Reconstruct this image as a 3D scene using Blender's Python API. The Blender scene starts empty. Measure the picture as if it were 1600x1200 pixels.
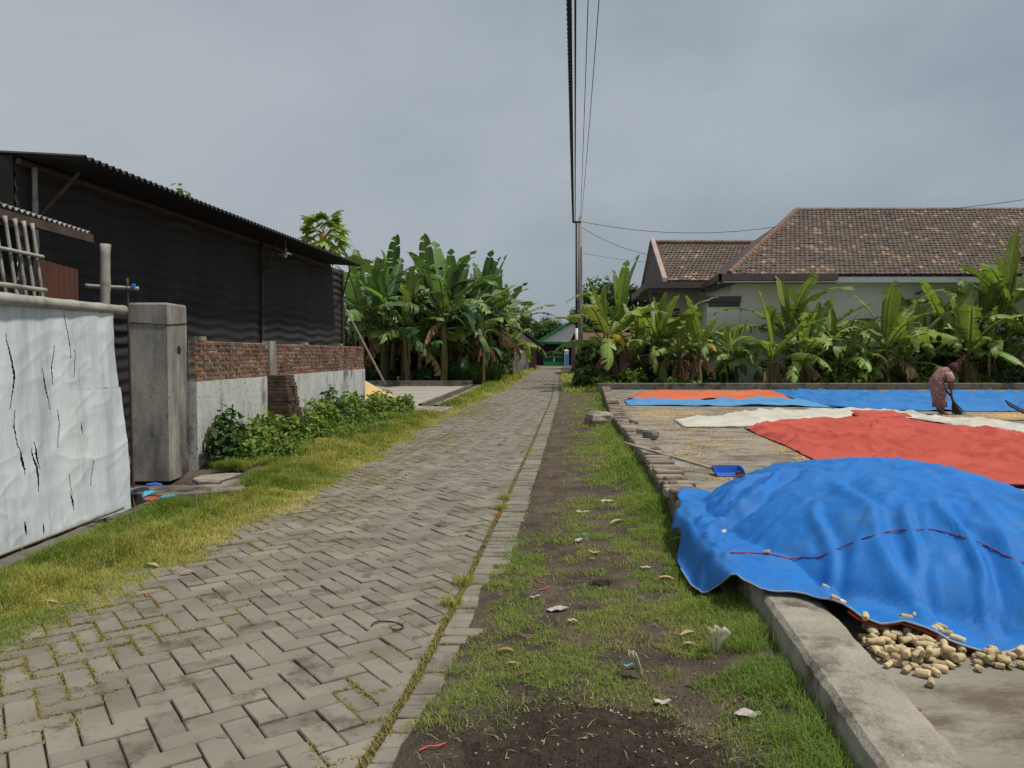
import bpy, math, random
import numpy as np
from mathutils import Vector, Matrix

# ------------------------------------------------------------------ camera, world, sun, exposure
sc = bpy.context.scene
C = sc.collection
CAM_H = 1.45
FPX = 1200.0
HORIZON = 553.0
PITCH = math.atan((600 - HORIZON) / FPX)
cam_d = bpy.data.cameras.new('camera'); cam = bpy.data.objects.new('camera', cam_d); C.objects.link(cam)
cam_d.sensor_width = 36; cam_d.lens = 27; cam_d.clip_end = 3000; cam_d.clip_start = 0.05
cam.location = (0, 0, CAM_H); cam.rotation_euler = (math.pi / 2 - PITCH, 0, 0)
sc.camera = cam

SUN_EL, SUN_AZ = math.radians(64), math.radians(108)      # azimuth from +Y towards +X
wd = bpy.data.worlds.new('World'); sc.world = wd; wd.use_nodes = True
nt = wd.node_tree; N = nt.nodes; L = nt.links; N.clear()
wo = N.new('ShaderNodeOutputWorld'); bg = N.new('ShaderNodeBackground'); bg.inputs[1].default_value = 0.1
sky = N.new('ShaderNodeTexSky'); sky.sky_type = 'NISHITA'; sky.sun_disc = False
sky.sun_elevation = SUN_EL; sky.sun_rotation = SUN_AZ; sky.dust_density = 3; sky.air_density = 1.2
tc = N.new('ShaderNodeTexCoord')
mp = N.new('ShaderNodeMapping'); mp.inputs['Scale'].default_value = (1.2, 1.2, 2.3); mp.inputs['Location'].default_value = (3.1, 1.7, .4)
nz = N.new('ShaderNodeTexNoise'); nz.inputs['Scale'].default_value = 1.5; nz.inputs['Detail'].default_value = 5; nz.inputs['Roughness'].default_value = .56
L.new(tc.outputs['Generated'], mp.inputs[0]); L.new(mp.outputs[0], nz.inputs['Vector'])
rp = N.new('ShaderNodeValToRGB')
rp.color_ramp.elements[0].position = .38; rp.color_ramp.elements[0].color = (2.3, 2.76, 3.22, 1)
rp.color_ramp.elements[1].position = .63; rp.color_ramp.elements[1].color = (3.4, 3.82, 4.25, 1)
L.new(nz.outputs['Fac'], rp.inputs[0])
sx = N.new('ShaderNodeSeparateXYZ'); L.new(tc.outputs['Generated'], sx.inputs[0])
mr = N.new('ShaderNodeMapRange'); mr.inputs[1].default_value = .35; mr.inputs[2].default_value = -.75; mr.inputs[3].default_value = 0; mr.inputs[4].default_value = .85
L.new(sx.outputs['X'], mr.inputs[0])
m1 = N.new('ShaderNodeMix'); m1.data_type = 'RGBA'; L.new(mr.outputs[0], m1.inputs[0]); L.new(rp.outputs[0], m1.inputs[6]); m1.inputs[7].default_value = (3.95, 4.25, 4.5, 1)
m2 = N.new('ShaderNodeMix'); m2.data_type = 'RGBA'; m2.inputs[0].default_value = .93
L.new(sky.outputs[0], m2.inputs[6]); L.new(m1.outputs[2], m2.inputs[7])
L.new(m2.outputs[2], bg.inputs[0]); L.new(bg.outputs[0], wo.inputs[0])

sd = bpy.data.lights.new('sun', 'SUN'); so = bpy.data.objects.new('sun', sd); C.objects.link(so)
sd.energy = 3.1; sd.angle = math.radians(5); sd.color = (1, .94, .83)
sdir = Vector((math.sin(SUN_AZ) * math.cos(SUN_EL), math.cos(SUN_AZ) * math.cos(SUN_EL), math.sin(SUN_EL)))
so.rotation_euler = sdir.to_track_quat('Z', 'Y').to_euler(); so.location = (20, 10, 40)
vs = sc.view_settings; vs.view_transform = 'Standard'; vs.look = 'None'; vs.gamma = 1; vs.exposure = .22; vs.use_curve_mapping = False
try:
    sc.cycles.use_denoising = True
    sc.cycles.max_bounces = 6; sc.cycles.transparent_max_bounces = 8
except Exception: pass

# ------------------------------------------------------------------ helpers
RNG = random.Random(7)
def rs(seed): return np.random.default_rng(seed)

def ray(px, py):
    a = (px - 800) / FPX; b = (600 - py) / FPX
    c, s = math.cos(PITCH), math.sin(PITCH)
    return (a, c + b * s, -s + b * c)
def G(px, py, h=0.0):                      # pixel -> point on the level z = h
    d = ray(px, py); t = (h - CAM_H) / d[2]
    return (d[0] * t, d[1] * t)
def P(px, py, Y):                          # pixel -> point at forward distance Y
    d = ray(px, py); t = Y / d[1]
    return (d[0] * t, Y, CAM_H + d[2] * t)
def lerp(pts):
    xs = [p[0] for p in pts]; ys = [p[1] for p in pts]
    return lambda v: np.interp(v, xs, ys)
def resample(poly, n):
    p = np.array(poly, float); d = np.r_[0, np.cumsum(np.linalg.norm(np.diff(p, axis=0), axis=1))]
    t = np.linspace(0, d[-1], n)
    return np.stack([np.interp(t, d, p[:, k]) for k in range(p.shape[1])], 1)
def smooth(a, b, v):
    t = np.clip((np.asarray(v, float) - a) / (b - a), 0, 1); return t * t * (3 - 2 * t)
def vnoise(x, y, seed=0.0):
    x = np.asarray(x, float); y = np.asarray(y, float)
    xi = np.floor(x); yi = np.floor(y); fx = x - xi; fy = y - yi
    fx = fx * fx * (3 - 2 * fx); fy = fy * fy * (3 - 2 * fy)
    def h(a, b):
        v = np.sin(a * 127.1 + b * 311.7 + seed * 74.7) * 43758.5453
        return v - np.floor(v)
    return (h(xi, yi) * (1 - fx) + h(xi + 1, yi) * fx) * (1 - fy) + (h(xi, yi + 1) * (1 - fx) + h(xi + 1, yi + 1) * fx) * fy
def fbm(x, y, seed=0.0, o=4):
    r = 0; a = .5; f = 1
    for k in range(o):
        r = r + a * vnoise(np.asarray(x) * f, np.asarray(y) * f, seed + k * 3.3); a *= .5; f *= 2.03
    return r / (1 - .5 ** o)

def tag(o, label=None, cat=None, group=None, kind=None):
    if label: o['label'] = label
    if cat: o['category'] = cat
    if group: o['group'] = group
    if kind: o['kind'] = kind
    return o
def empty(name, loc, label, cat, group=None, rz=0):
    o = bpy.data.objects.new(name, None); C.objects.link(o); o.location = loc; o.rotation_euler = (0, 0, rz)
    o.empty_display_size = .2
    return tag(o, label, cat, group)
def wloc(o):
    v = Vector((0, 0, 0))
    while o is not None: v += o.location; o = o.parent
    return v

class MB:
    def __init__(s): s.v = []; s.f = []; s.a = []; s.n = 0
    def add(s, vs, fs, a=0.0):
        b = s.n; s.v.extend([tuple(q) for q in vs]); s.f.extend([tuple(i + b for i in q) for q in fs])
        s.a.extend([a] * len(vs) if np.isscalar(a) else list(a)); s.n += len(vs); return s
    def box(s, x0, x1, y0, y1, z0, z1, a=0.0, M=None):
        vs = [(x, y, z) for x in (x0, x1) for y in (y0, y1) for z in (z0, z1)]
        if M is not None: vs = [M @ Vector(q) for q in vs]
        return s.add(vs, [(0, 1, 3, 2), (4, 6, 7, 5), (0, 4, 5, 1), (2, 3, 7, 6), (0, 2, 6, 4), (1, 5, 7, 3)], a)
    def tube(s, pts, rad, n=8, a=0.0, cap=True):
        pts = [Vector(p) for p in pts]; m = len(pts)
        if np.isscalar(rad): rad = [rad] * m
        vs = []; ref = Vector((0.31, .17, .93)).normalized()
        for i, p in enumerate(pts):
            t = (pts[min(i + 1, m - 1)] - pts[max(i - 1, 0)]).normalized()
            if abs(t.dot(ref)) > .95: r0 = Vector((1, 0, 0))
            else: r0 = ref
            u = t.cross(r0).normalized(); w = t.cross(u)
            for k in range(n):
                an = 2 * math.pi * k / n
                vs.append(p + (u * math.cos(an) + w * math.sin(an)) * rad[i])
        fs = [(i * n + k, i * n + (k + 1) % n, (i + 1) * n + (k + 1) % n, (i + 1) * n + k) for i in range(m - 1) for k in range(n)]
        if cap: fs += [tuple(range(n))[::-1], tuple((m - 1) * n + k for k in range(n))]
        return s.add(vs, fs, a)
    def prism(s, poly, z0, z1, a=0.0, bev=0.0):      # convex polygon in plan, counter-clockwise
        n = len(poly); c = np.mean(np.array(poly), 0)
        vs = [(x, y, z0) for x, y in poly]
        if bev:
            vs += [(x, y, z1 - bev) for x, y in poly]
            for x, y in poly:
                d = np.array([c[0] - x, c[1] - y]); l = np.linalg.norm(d) + 1e-9; d = d / l * min(bev * 1.4, l * .4)
                vs.append((x + d[0], y + d[1], z1))
            R = 3
        else:
            vs += [(x, y, z1) for x, y in poly]; R = 2
        fs = []
        for r in range(R - 1):
            for k in range(n): fs.append((r * n + k, r * n + (k + 1) % n, (r + 1) * n + (k + 1) % n, (r + 1) * n + k))
        fs.append(tuple((R - 1) * n + k for k in range(n))); fs.append(tuple(range(n))[::-1])
        return s.add(vs, fs, a)
    def grid(s, Pt, a=0.0, keep=None):               # Pt: array (m,n,3)
        m, n = Pt.shape[:2]; vs = Pt.reshape(-1, 3)
        fs = [(i * n + j, (i + 1) * n + j, (i + 1) * n + j + 1, i * n + j + 1) for i in range(m - 1) for j in range(n - 1) if keep is None or keep[i, j]]
        return s.add(vs, fs, a if np.isscalar(a) else np.asarray(a).reshape(-1))
    def mesh(s, name, off=(0, 0, 0), smooth=False):
        me = bpy.data.meshes.new(name)
        v = np.array(s.v, float) - np.array(off)
        me.from_pydata(v.tolist(), [], s.f)
        at = me.attributes.new('rnd', 'FLOAT', 'POINT'); at.data.foreach_set('value', np.array(s.a, np.float32))
        if smooth: me.polygons.foreach_set('use_smooth', [True] * len(me.polygons))
        me.update(); return me
    def build(s, name, mat, parent=None, smooth=False, origin=None):
        if parent is not None: off = tuple(wloc(parent))
        elif origin is not None: off = origin
        else:
            v = np.array(s.v); off = ((v[:, 0].min() + v[:, 0].max()) / 2, (v[:, 1].min() + v[:, 1].max()) / 2, v[:, 2].min())
        o = bpy.data.objects.new(name, s.mesh(name, off, smooth)); C.objects.link(o)
        o.data.materials.append(mat)
        if parent is not None: o.parent = parent
        else: o.location = off
        return o
def np_mesh(name, V, F, att, mat, origin=(0, 0, 0), smooth=False, parent=None):   # big arrays, F is (n,3) or (n,4)
    me = bpy.data.meshes.new(name); off = np.array(origin if parent is None else tuple(wloc(parent)))
    V = np.asarray(V, np.float32) - off.astype(np.float32); k = F.shape[1]
    me.vertices.add(len(V)); me.vertices.foreach_set('co', V.ravel())
    me.loops.add(F.size); me.loops.foreach_set('vertex_index', F.astype(np.int32).ravel())
    me.polygons.add(len(F)); me.polygons.foreach_set('loop_start', np.arange(0, F.size, k, dtype=np.int32))
    try: me.polygons.foreach_set('loop_total', np.full(len(F), k, np.int32))
    except Exception: pass
    at = me.attributes.new('rnd', 'FLOAT', 'POINT'); at.data.foreach_set('value', np.asarray(att, np.float32))
    if smooth: me.polygons.foreach_set('use_smooth', np.ones(len(F), bool))
    me.update(calc_edges=True); me.validate()
    o = bpy.data.objects.new(name, me); C.objects.link(o); me.materials.append(mat)
    if parent is not None: o.parent = parent
    else: o.location = origin
    return o
def solid(o, t, off=0): m = o.modifiers.new('solid', 'SOLIDIFY'); m.thickness = t; m.offset = off; return o
def child_copy(src, parent, loc=(0, 0, 0), rot=(0, 0, 0), scale=(1, 1, 1), name=None):
    o = bpy.data.objects.new(name or src.name, src); C.objects.link(o); o.parent = parent
    o.location = loc; o.rotation_euler = rot; o.scale = scale; return o

# ------------------------------------------------------------------ materials
def mat(name, col, col2=None, scale=6., detail=5., rough=.85, bump=0., bscale=40., dirt=None, dscale=1.2, dlo=.5, dhi=.65, rnd=0., rndcols=None,
        stretch=None, transl=0., spec=.25, metal=0., obj=False, rib=None, speck=None, coords='pos', bdist=.01, crease=None):
    """col/col2 mixed by noise; dirt = second stain colour; rnd = brightness spread from attribute; rndcols = ramp over attribute."""
    m = bpy.data.materials.new(name); m.use_nodes = True; t = m.node_tree; n = t.nodes; l = t.links
    b = n['Principled BSDF']; b.inputs['Roughness'].default_value = rough; b.inputs['Metallic'].default_value = metal
    b.inputs['Specular IOR Level'].default_value = spec
    if coords == 'pos': g = n.new('ShaderNodeNewGeometry').outputs['Position']
    else: g = n.new('ShaderNodeTexCoord').outputs['Object']
    if stretch:
        mpn = n.new('ShaderNodeMapping'); mpn.inputs['Scale'].default_value = stretch; l.new(g, mpn.inputs[0]); gs = mpn.outputs[0]
    else: gs = g
    def noise(sc_, det, vec, ro=.55):
        q = n.new('ShaderNodeTexNoise'); q.inputs['Scale'].default_value = sc_; q.inputs['Detail'].default_value = det; q.inputs['Roughness'].default_value = ro
        l.new(vec, q.inputs['Vector']); return q.outputs['Fac']
    def ramp(inp, stops):
        r = n.new('ShaderNodeValToRGB'); e = r.color_ramp.elements
        while len(e) < len(stops): e.new(.5)
        for k, (p_, c_) in enumerate(stops): e[k].position = p_; e[k].color = (*c_, 1) if len(c_) == 3 else c_
        l.new(inp, r.inputs[0]); return r.outputs[0]
    def mix(f, a, c, mode='MIX'):
        q = n.new('ShaderNodeMix'); q.data_type = 'RGBA'; q.blend_type = mode
        for sock, val in ((q.inputs[0], f), (q.inputs[6], a), (q.inputs[7], c)):
            if isinstance(val, (int, float)): sock.default_value = val
            elif isinstance(val, tuple): sock.default_value = (*val[:3], 1)
            else: l.new(val, sock)
        return q.outputs[2]
    def math_(op, a, c):
        q = n.new('ShaderNodeMath'); q.operation = op
        for k, val in enumerate((a, c)):
            if isinstance(val, (int, float)): q.inputs[k].default_value = val
            else: l.new(val, q.inputs[k])
        return q.outputs[0]
    att = None
    def attr():
        nonlocal att
        if att is None:
            q = n.new('ShaderNodeAttribute'); q.attribute_name = 'rnd'; att = q.outputs['Fac']
        return att
    c = tuple(col)
    if rndcols: c = ramp(attr(), rndcols)
    if col2 is not None:
        f = ramp(noise(scale, detail, gs), [(.35, (0, 0, 0)), (.68, (1, 1, 1))])
        c = mix(f, c, tuple(col2))
    if obj:                                           # per-object variation
        oi = n.new('ShaderNodeObjectInfo').outputs['Random']
        hs = n.new('ShaderNodeHueSaturation')
        oa = .9 if obj is True else obj
        l.new(math_('ADD', math_('MULTIPLY', oi, .06 * oa), .5 - .035 * oa), hs.inputs['Hue'])
        l.new(math_('ADD', math_('MULTIPLY', math_('FRACT', math_('MULTIPLY', oi, 7.3), 0), oa), 1 - .44 * oa), hs.inputs['Value'])
        if isinstance(c, tuple): hs.inputs['Color'].default_value = (*c[:3], 1)
        else: l.new(c, hs.inputs['Color'])
        c = hs.outputs[0]
    if rnd:
        v = math_('ADD', math_('MULTIPLY', attr(), rnd), 1 - rnd / 2)
        q = n.new('ShaderNodeCombineColor'); [l.new(v, q.inputs[k]) for k in range(3)]
        c = mix(1.0, c, q.outputs[0], 'MULTIPLY')
    if rib is not None: c = mix(attr(), c, tuple(rib))
    if dirt is not None:
        f = ramp(noise(dscale, 7, gs, .68), [(dlo, (0, 0, 0)), (dhi, (1, 1, 1))]); c = mix(f, c, tuple(dirt))
    if speck is not None:                             # (colour, scale, threshold)
        f = ramp(noise(speck[1], 2, g), [(speck[2], (0, 0, 0)), (speck[2] + .03, (1, 1, 1))]); c = mix(f, c, tuple(speck[0]))
    if isinstance(c, tuple): b.inputs['Base Color'].default_value = (*c[:3], 1)
    else: l.new(c, b.inputs['Base Color'])
    if bump:
        bn = n.new('ShaderNodeBump'); bn.inputs['Strength'].default_value = bump; bn.inputs['Distance'].default_value = bdist
        hgt = noise(bscale, 6, gs, .6)
        if crease:                                    # thin raised fold lines
            for cs in (crease, crease * 2.7):
                lin_ = math_('ABSOLUTE', math_('SUBTRACT', noise(cs, 3, gs, .5), .5), 0)
                hgt = math_('ADD', hgt, math_('MULTIPLY', ramp(lin_, [(0, (1, 1, 1)), (.045, (0, 0, 0))]), .5))
        l.new(hgt, bn.inputs['Height']); l.new(bn.outputs[0], b.inputs['Normal'])
    if transl:
        tr = n.new('ShaderNodeBsdfTranslucent'); ms = n.new('ShaderNodeMixShader'); ms.inputs[0].default_value = transl
        if isinstance(c, tuple): tr.inputs[0].default_value = (*c[:3], 1)
        else:
            tc_ = mix(1.0, c, (1.25, 1.2, .55), 'MULTIPLY'); l.new(tc_, tr.inputs[0])
        l.new(b.outputs[0], ms.inputs[1]); l.new(tr.outputs[0], ms.inputs[2]); l.new(ms.outputs[0], n['Material Output'].inputs[0])
    return m

M = {}
M['soil'] = mat('soil', (.1, .078, .058), (.16, .125, .09), scale=3, rough=.95, bump=1.0, bscale=75, bdist=.03, dirt=(.055, .042, .032), dscale=2.4, dlo=.45, dhi=.68, speck=((.26, .215, .16), 110, .67))
M['paver'] = mat('paver', (.222, .203, .168), (.165, .15, .124), scale=2.6, rough=.9, bump=.45, bscale=220, bdist=.004, rnd=.3, dirt=(.1, .083, .062), dscale=3.8, dlo=.54, dhi=.66, speck=((.31, .28, .23), 260, .68))
M['joint'] = mat('joint', (.07, .058, .042), (.12, .11, .05), scale=5, rough=1, bump=.8, bscale=150)
M['slab'] = mat('slab', (.29, .27, .232), (.2, .182, .148), scale=2.0, stretch=(.65, 1.15, 1), rough=.9, bump=.5, bscale=60, dirt=(.125, .1, .07), dscale=3.2, dlo=.46, dhi=.6)
M['slab_white'] = mat('slab_white', (.36, .34, .3), (.27, .25, .215), scale=1.2, stretch=(.3, 1.6, 1), rough=.9, dirt=(.17, .15, .12), dscale=1.3, dlo=.55, dhi=.68)
M['kerb'] = mat('kerb', (.38, .345, .285), (.29, .262, .215), scale=7, rough=.92, bump=.9, bscale=55, dirt=(.12, .105, .082), dscale=3.6, dlo=.5, dhi=.66, bdist=.016, speck=((.4, .37, .32), 45, .68))
M['kerb_dark'] = mat('kerb_dark', (.13, .115, .095), (.2, .18, .15), scale=6, rough=.95, bump=.7, bscale=60, dirt=(.05, .045, .035), dscale=2.5)
M['plaster'] = mat('plaster', (.55, .555, .535), (.44, .45, .43), scale=2.2, rough=.9, bump=.35, bscale=50, stretch=(1, 1, .45), dirt=(.12, .115, .1), dscale=2.6, dlo=.52, dhi=.68, speck=((.16, .155, .14), 22, .64))
M['pillar'] = mat('pillar', (.4, .38, .335), (.26, .245, .22), scale=2.5, rough=.93, bump=.6, bscale=40, stretch=(1, 1, .35), dirt=(.06, .056, .05), dscale=1.3, dlo=.45, dhi=.64, speck=((.03, .03, .03), 14, .72))
M['brick'] = mat('brick', (.23, .1, .06), rough=.95, bump=.6, bscale=80, dirt=(.1, .07, .055), dscale=3, dlo=.5, dhi=.7,
                 rndcols=[(0, (.12, .07, .05)), (.35, (.21, .1, .065)), (.7, (.28, .125, .075)), (1, (.19, .13, .1))])
M['mortar'] = mat('mortar', (.42, .375, .31), (.28, .25, .2), scale=7, rough=.95, bump=.8, bscale=40, dirt=(.08, .07, .06), dscale=3)
M['brick_old'] = mat('brick_old', (.07, .048, .036), (.12, .08, .055), scale=8, rough=.95, bump=.8, bscale=50, rnd=.5, dirt=(.035, .035, .022), dscale=3)
M['kerb_brick'] = mat('kerb_brick', (.25, .205, .16), (.33, .285, .23), scale=6, rough=.95, bump=.7, bscale=70, rnd=.5, dirt=(.09, .07, .055), dscale=3)
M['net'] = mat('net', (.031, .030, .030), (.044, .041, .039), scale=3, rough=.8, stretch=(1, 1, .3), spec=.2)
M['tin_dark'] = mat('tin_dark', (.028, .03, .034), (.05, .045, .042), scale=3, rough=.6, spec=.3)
M['tin_light'] = mat('tin_light', (.33, .34, .35), (.2, .18, .15), scale=3, rough=.55)
M['rust'] = mat('rust', (.125, .05, .034), (.07, .036, .028), scale=5, rough=.85, stretch=(1, 1, .3), dirt=(.05, .045, .04), dscale=2)
M['bamboo'] = mat('bamboo', (.42, .37, .28), (.3, .26, .2), scale=5, rough=.7, dirt=(.14, .11, .08), dscale=4, dlo=.55, dhi=.7, bump=.2)
M['bamboo_grey'] = mat('bamboo_grey', (.36, .345, .3), (.26, .25, .22), scale=5, rough=.7, dirt=(.12, .1, .08), dscale=5, dlo=.55, dhi=.7, bump=.2)
M['wood_dark'] = mat('wood_dark', (.09, .065, .048), (.055, .04, .032), scale=8, rough=.85, bump=.3)
M['sheet_white'] = mat('sheet_white', (.66, .70, .71), (.56, .61, .65), scale=2.4, rough=.55, spec=.3, stretch=(1, 2.5, .35), dirt=(.33, .37, .41), dscale=1.6, dlo=.46, dhi=.72)
M['dark'] = mat('dark', (.02, .02, .02), (.03, .027, .024), scale=4, rough=.9)
M['tarp_blue'] = mat('tarp_blue', (.008, .135, .46), (.012, .165, .53), scale=1.8, rough=.62, spec=.2, bump=.35, bscale=14, bdist=.012, dirt=(.055, .16, .36), dscale=3.5, dlo=.5, dhi=.85, speck=((.16, .25, .4), 330, .63))
M['tarp_blue2'] = mat('tarp_blue2', (.035, .19, .5), (.025, .15, .42), scale=.8, rough=.6, spec=.2, bump=.4, bscale=1.5, bdist=.12)
M['tarp_sky'] = mat('tarp_sky', (.09, .29, .55), (.065, .24, .5), scale=.9, rough=.5, dirt=(.16, .2, .25), dscale=.8, dlo=.55, dhi=.8, bump=.3, bscale=3, bdist=.1)
M['tarp_red'] = mat('tarp_red', (.47, .088, .062), (.4, .068, .048), scale=1.2, rough=.65, spec=.15, bump=.5, bscale=2.5, bdist=.1, dirt=(.42, .13, .06), dscale=1.1, dlo=.62, dhi=.8)
M['tarp_orange'] = mat('tarp_orange', (.6, .15, .065), (.55, .12, .055), scale=1, rough=.5, bump=.3, bscale=3, bdist=.1)
M['tarp_white'] = mat('tarp_white', (.56, .54, .47), (.48, .45, .38), scale=1.2, rough=.55, dirt=(.2, .3, .42), dscale=.7, dlo=.6, dhi=.75, bump=.4, bscale=4, bdist=.1)
M['hem'] = mat('hem', (.2, .27, .38), (.35, .38, .42), scale=20, rough=.7); M['hem_red'] = mat('hem_red', (.42, .07, .04), rough=.6); M['seam'] = mat('seam', (.12, .02, .09), (.35, .04, .05), scale=3, rough=.6)
M['cob'] = mat('cob', (.56, .46, .28), (.44, .34, .19), scale=30, rough=.9, bump=.9, bscale=150, bdist=.006, obj=.5, rnd=.3, dirt=(.3, .21, .11), dscale=25, dlo=.55, dhi=.7)
M['kernel'] = mat('kernel', (.62, .37, .1), rough=.7, rndcols=[(0, (.5, .29, .09)), (1, (.72, .47, .17))])
M['husk'] = mat('husk', (.42, .31, .16), (.3, .21, .1), scale=20, rough=.8, coords='obj')
M['drygrass'] = mat('drygrass', (.42, .34, .18), (.28, .21, .1), scale=20, rough=.9)
M['grass_r'] = mat('grass_r', (.1, .14, .03), rough=.7, transl=.35, spec=.2, rndcols=[(0, (.085, .16, .028)), (.4, (.15, .25, .045)), (.75, (.25, .3, .075)), (1, (.4, .34, .16))])
M['grass_l'] = mat('grass_l', (.16, .17, .04), rough=.7, transl=.3, spec=.2, rndcols=[(0, (.13, .21, .03)), (.3, (.25, .3, .055)), (.65, (.42, .4, .11)), (1, (.6, .52, .25))])
M['moss'] = mat('moss', (.2, .18, .05), rough=.9, transl=.2, rndcols=[(0, (.16, .16, .04)), (.6, (.29, .26, .08)), (1, (.33, .24, .1))])
M['banana'] = mat('banana', (.13, .235, .045), (.21, .32, .065), scale=2.5, rough=.42, spec=.4, transl=.34, obj=True, rib=(.32, .36, .12), coords='obj', bump=.5, bscale=7, stretch=(7, .4, 1), bdist=.03, dirt=(.2, .2, .05), dscale=2, dlo=.62, dhi=.8)
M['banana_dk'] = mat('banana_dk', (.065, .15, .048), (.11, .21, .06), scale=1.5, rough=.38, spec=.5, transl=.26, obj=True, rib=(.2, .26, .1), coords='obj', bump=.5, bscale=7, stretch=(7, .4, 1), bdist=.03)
M['banana_yg'] = mat('banana_yg', (.13, .23, .03), (.19, .26, .04), scale=2, rough=.45, transl=.35, obj=True, rib=(.3, .34, .1), coords='obj')
M['banana_yellow'] = mat('banana_yellow', (.5, .38, .03), (.4, .3, .03), scale=3, rough=.5, transl=.3, coords='obj')
M['banana_dry'] = mat('banana_dry', (.3, .2, .11), (.15, .09, .05), scale=9, rough=.9, transl=.15, obj=True, coords='obj')
M['stem'] = mat('stem', (.17, .155, .055), (.085, .065, .035), scale=5, rough=.8, stretch=(3, 3, .35), bump=.5, bscale=12, obj=True, dirt=(.04, .03, .02), dscale=2)
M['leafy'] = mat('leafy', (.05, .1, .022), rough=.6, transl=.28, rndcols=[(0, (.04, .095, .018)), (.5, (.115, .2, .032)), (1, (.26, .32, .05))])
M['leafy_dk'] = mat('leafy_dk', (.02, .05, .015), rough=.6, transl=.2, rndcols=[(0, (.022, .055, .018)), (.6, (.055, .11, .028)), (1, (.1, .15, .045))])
M['papaya'] = mat('papaya', (.15, .25, .055), (.21, .3, .07), scale=2, rough=.6, transl=.35, obj=True, coords='obj')
M['fruit'] = mat('fruit', (.55, .3, .03), (.4, .3, .05), scale=3, rough=.5)
M['bark'] = mat('bark', (.13, .11, .085), (.075, .06, .045), scale=6, rough=.95, bump=.6)
M['house_wall'] = mat('house_wall', (.76, .74, .68), (.7, .68, .62), scale=.8, rough=.9, dirt=(.42, .42, .37), dscale=.5, dlo=.58, dhi=.8)
M['brown_trim'] = mat('brown_trim', (.115, .088, .085), (.09, .07, .068), scale=2, rough=.6)
M['pink_trim'] = mat('pink_trim', (.45, .33, .3), (.36, .27, .25), scale=3, rough=.8)
M['tile'] = mat('tile', (.2, .1, .07), rough=.9, rndcols=[(0, (.09, .073, .062)), (.5, (.135, .108, .088)), (.8, (.17, .133, .107)), (.9, (.24, .165, .12)), (1, (.36, .235, .155))], dirt=(.085, .07, .063), dscale=.9, dlo=.5, dhi=.8)
M['ridge'] = mat('ridge', (.25, .2, .165), (.16, .11, .08), scale=2, rough=.95)
M['concrete_pole'] = mat('concrete_pole', (.3, .285, .25), (.22, .21, .185), scale=3, rough=.9)
M['black'] = mat('black', (.012, .012, .016), rough=.6)
M['green_paint'] = mat('green_paint', (.015, .2, .06), (.012, .16, .05), scale=3, rough=.5)
M['blue_paint'] = mat('blue_paint', (.06, .22, .62), (.05, .18, .52), scale=3, rough=.6)
M['white_paint'] = mat('white_paint', (.7, .7, .68), (.6, .6, .58), scale=3, rough=.7)
M['blue_plastic'] = mat('blue_plastic', (.03, .14, .55), (.025, .12, .48), scale=4, rough=.4, spec=.5)
M['twig'] = mat('twig', (.115, .07, .045), (.06, .038, .026), scale=30, rough=.9)
M['skin'] = mat('skin', (.2, .105, .065), (.18, .09, .055), scale=8, rough=.6)
M['dress'] = mat('dress', (.3, .165, .165), (.15, .065, .075), scale=22, detail=3, rough=.85, dirt=(.45, .33, .32), dscale=16, dlo=.55, dhi=.62)
M['sleeve'] = mat('sleeve', (.46, .34, .32), (.32, .2, .2), scale=24, detail=3, rough=.85)
M['scarf'] = mat('scarf', (.085, .025, .025), (.06, .02, .02), scale=6, rough=.85)
M['navy'] = mat('navy', (.025, .025, .07), (.015, .015, .035), scale=4, rough=.6)
M['plastic_clear'] = mat('plastic_clear', (.78, .78, .76), (.62, .62, .6), scale=20, rough=.3, transl=.4, spec=.5, coords='obj')
t_ = M['plastic_clear'].node_tree; tr_ = t_.nodes.new('ShaderNodeBsdfTransparent'); mx_ = t_.nodes.new('ShaderNodeMixShader'); mx_.inputs[0].default_value = .22
src_ = t_.nodes['Material Output'].inputs[0].links[0].from_socket; t_.links.new(src_, mx_.inputs[1]); t_.links.new(tr_.outputs[0], mx_.inputs[2]); t_.links.new(mx_.outputs[0], t_.nodes['Material Output'].inputs[0])
M['scrap_white'] = mat('scrap_white', (.45, .43, .39), (.3, .28, .24), scale=25, rough=.8, coords='obj')
M['scrap_red'] = mat('scrap_red', (.6, .11, .1), (.45, .08, .07), scale=25, rough=.6, coords='obj')
M['scrap_cyan'] = mat('scrap_cyan', (.1, .42, .45), (.06, .25, .55), scale=9, rough=.5, coords='obj')
M['stone'] = mat('stone', (.33, .29, .24), (.22, .19, .155), scale=7, rough=.95, bump=.7, bscale=40, dirt=(.11, .09, .07), dscale=3)
M['rubber'] = mat('rubber', (.075, .05, .038), (.05, .03, .025), scale=20, rough=.8)
M['lamp_metal'] = mat('lamp_metal', (.12, .12, .125), (.2, .2, .2), scale=10, rough=.5)
M['bulb'] = mat('bulb', (.7, .68, .62), rough=.3)
M['glass_dark'] = mat('glass_dark', (.02, .025, .03), rough=.15, spec=.6)

# ------------------------------------------------------------------ key lines of the place
inner = lerp([(0, -.9), (2.5, -.55), (3.3, -.44), (4.28, -.342), (4.85, -.29), (7.77, -.05), (12.5, .334), (18.9, .82), (25.2, 1.3), (47, 2.6), (79, 4.9), (100, 6.6)])
W_ROAD = 2.42
kerbL = lerp([(0, .90), (1, .98), (2.3, 1.10), (3.8, 1.27), (7.1, 1.40), (10.8, 1.70), (15.2, 1.98), (28.5, 3.35)])
SLAB = .12; KERB_T = .22; KERB_W = .29
YARD_FAR = 28.6
def leftedge(y): return inner(y) - lerp([(0, 2.1), (3.6, 1.95), (7.3, 1.93), (11, 2.02), (17, 2.2), (32, 1.75), (60, 1.75), (100, 1.8)])(y)

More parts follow.
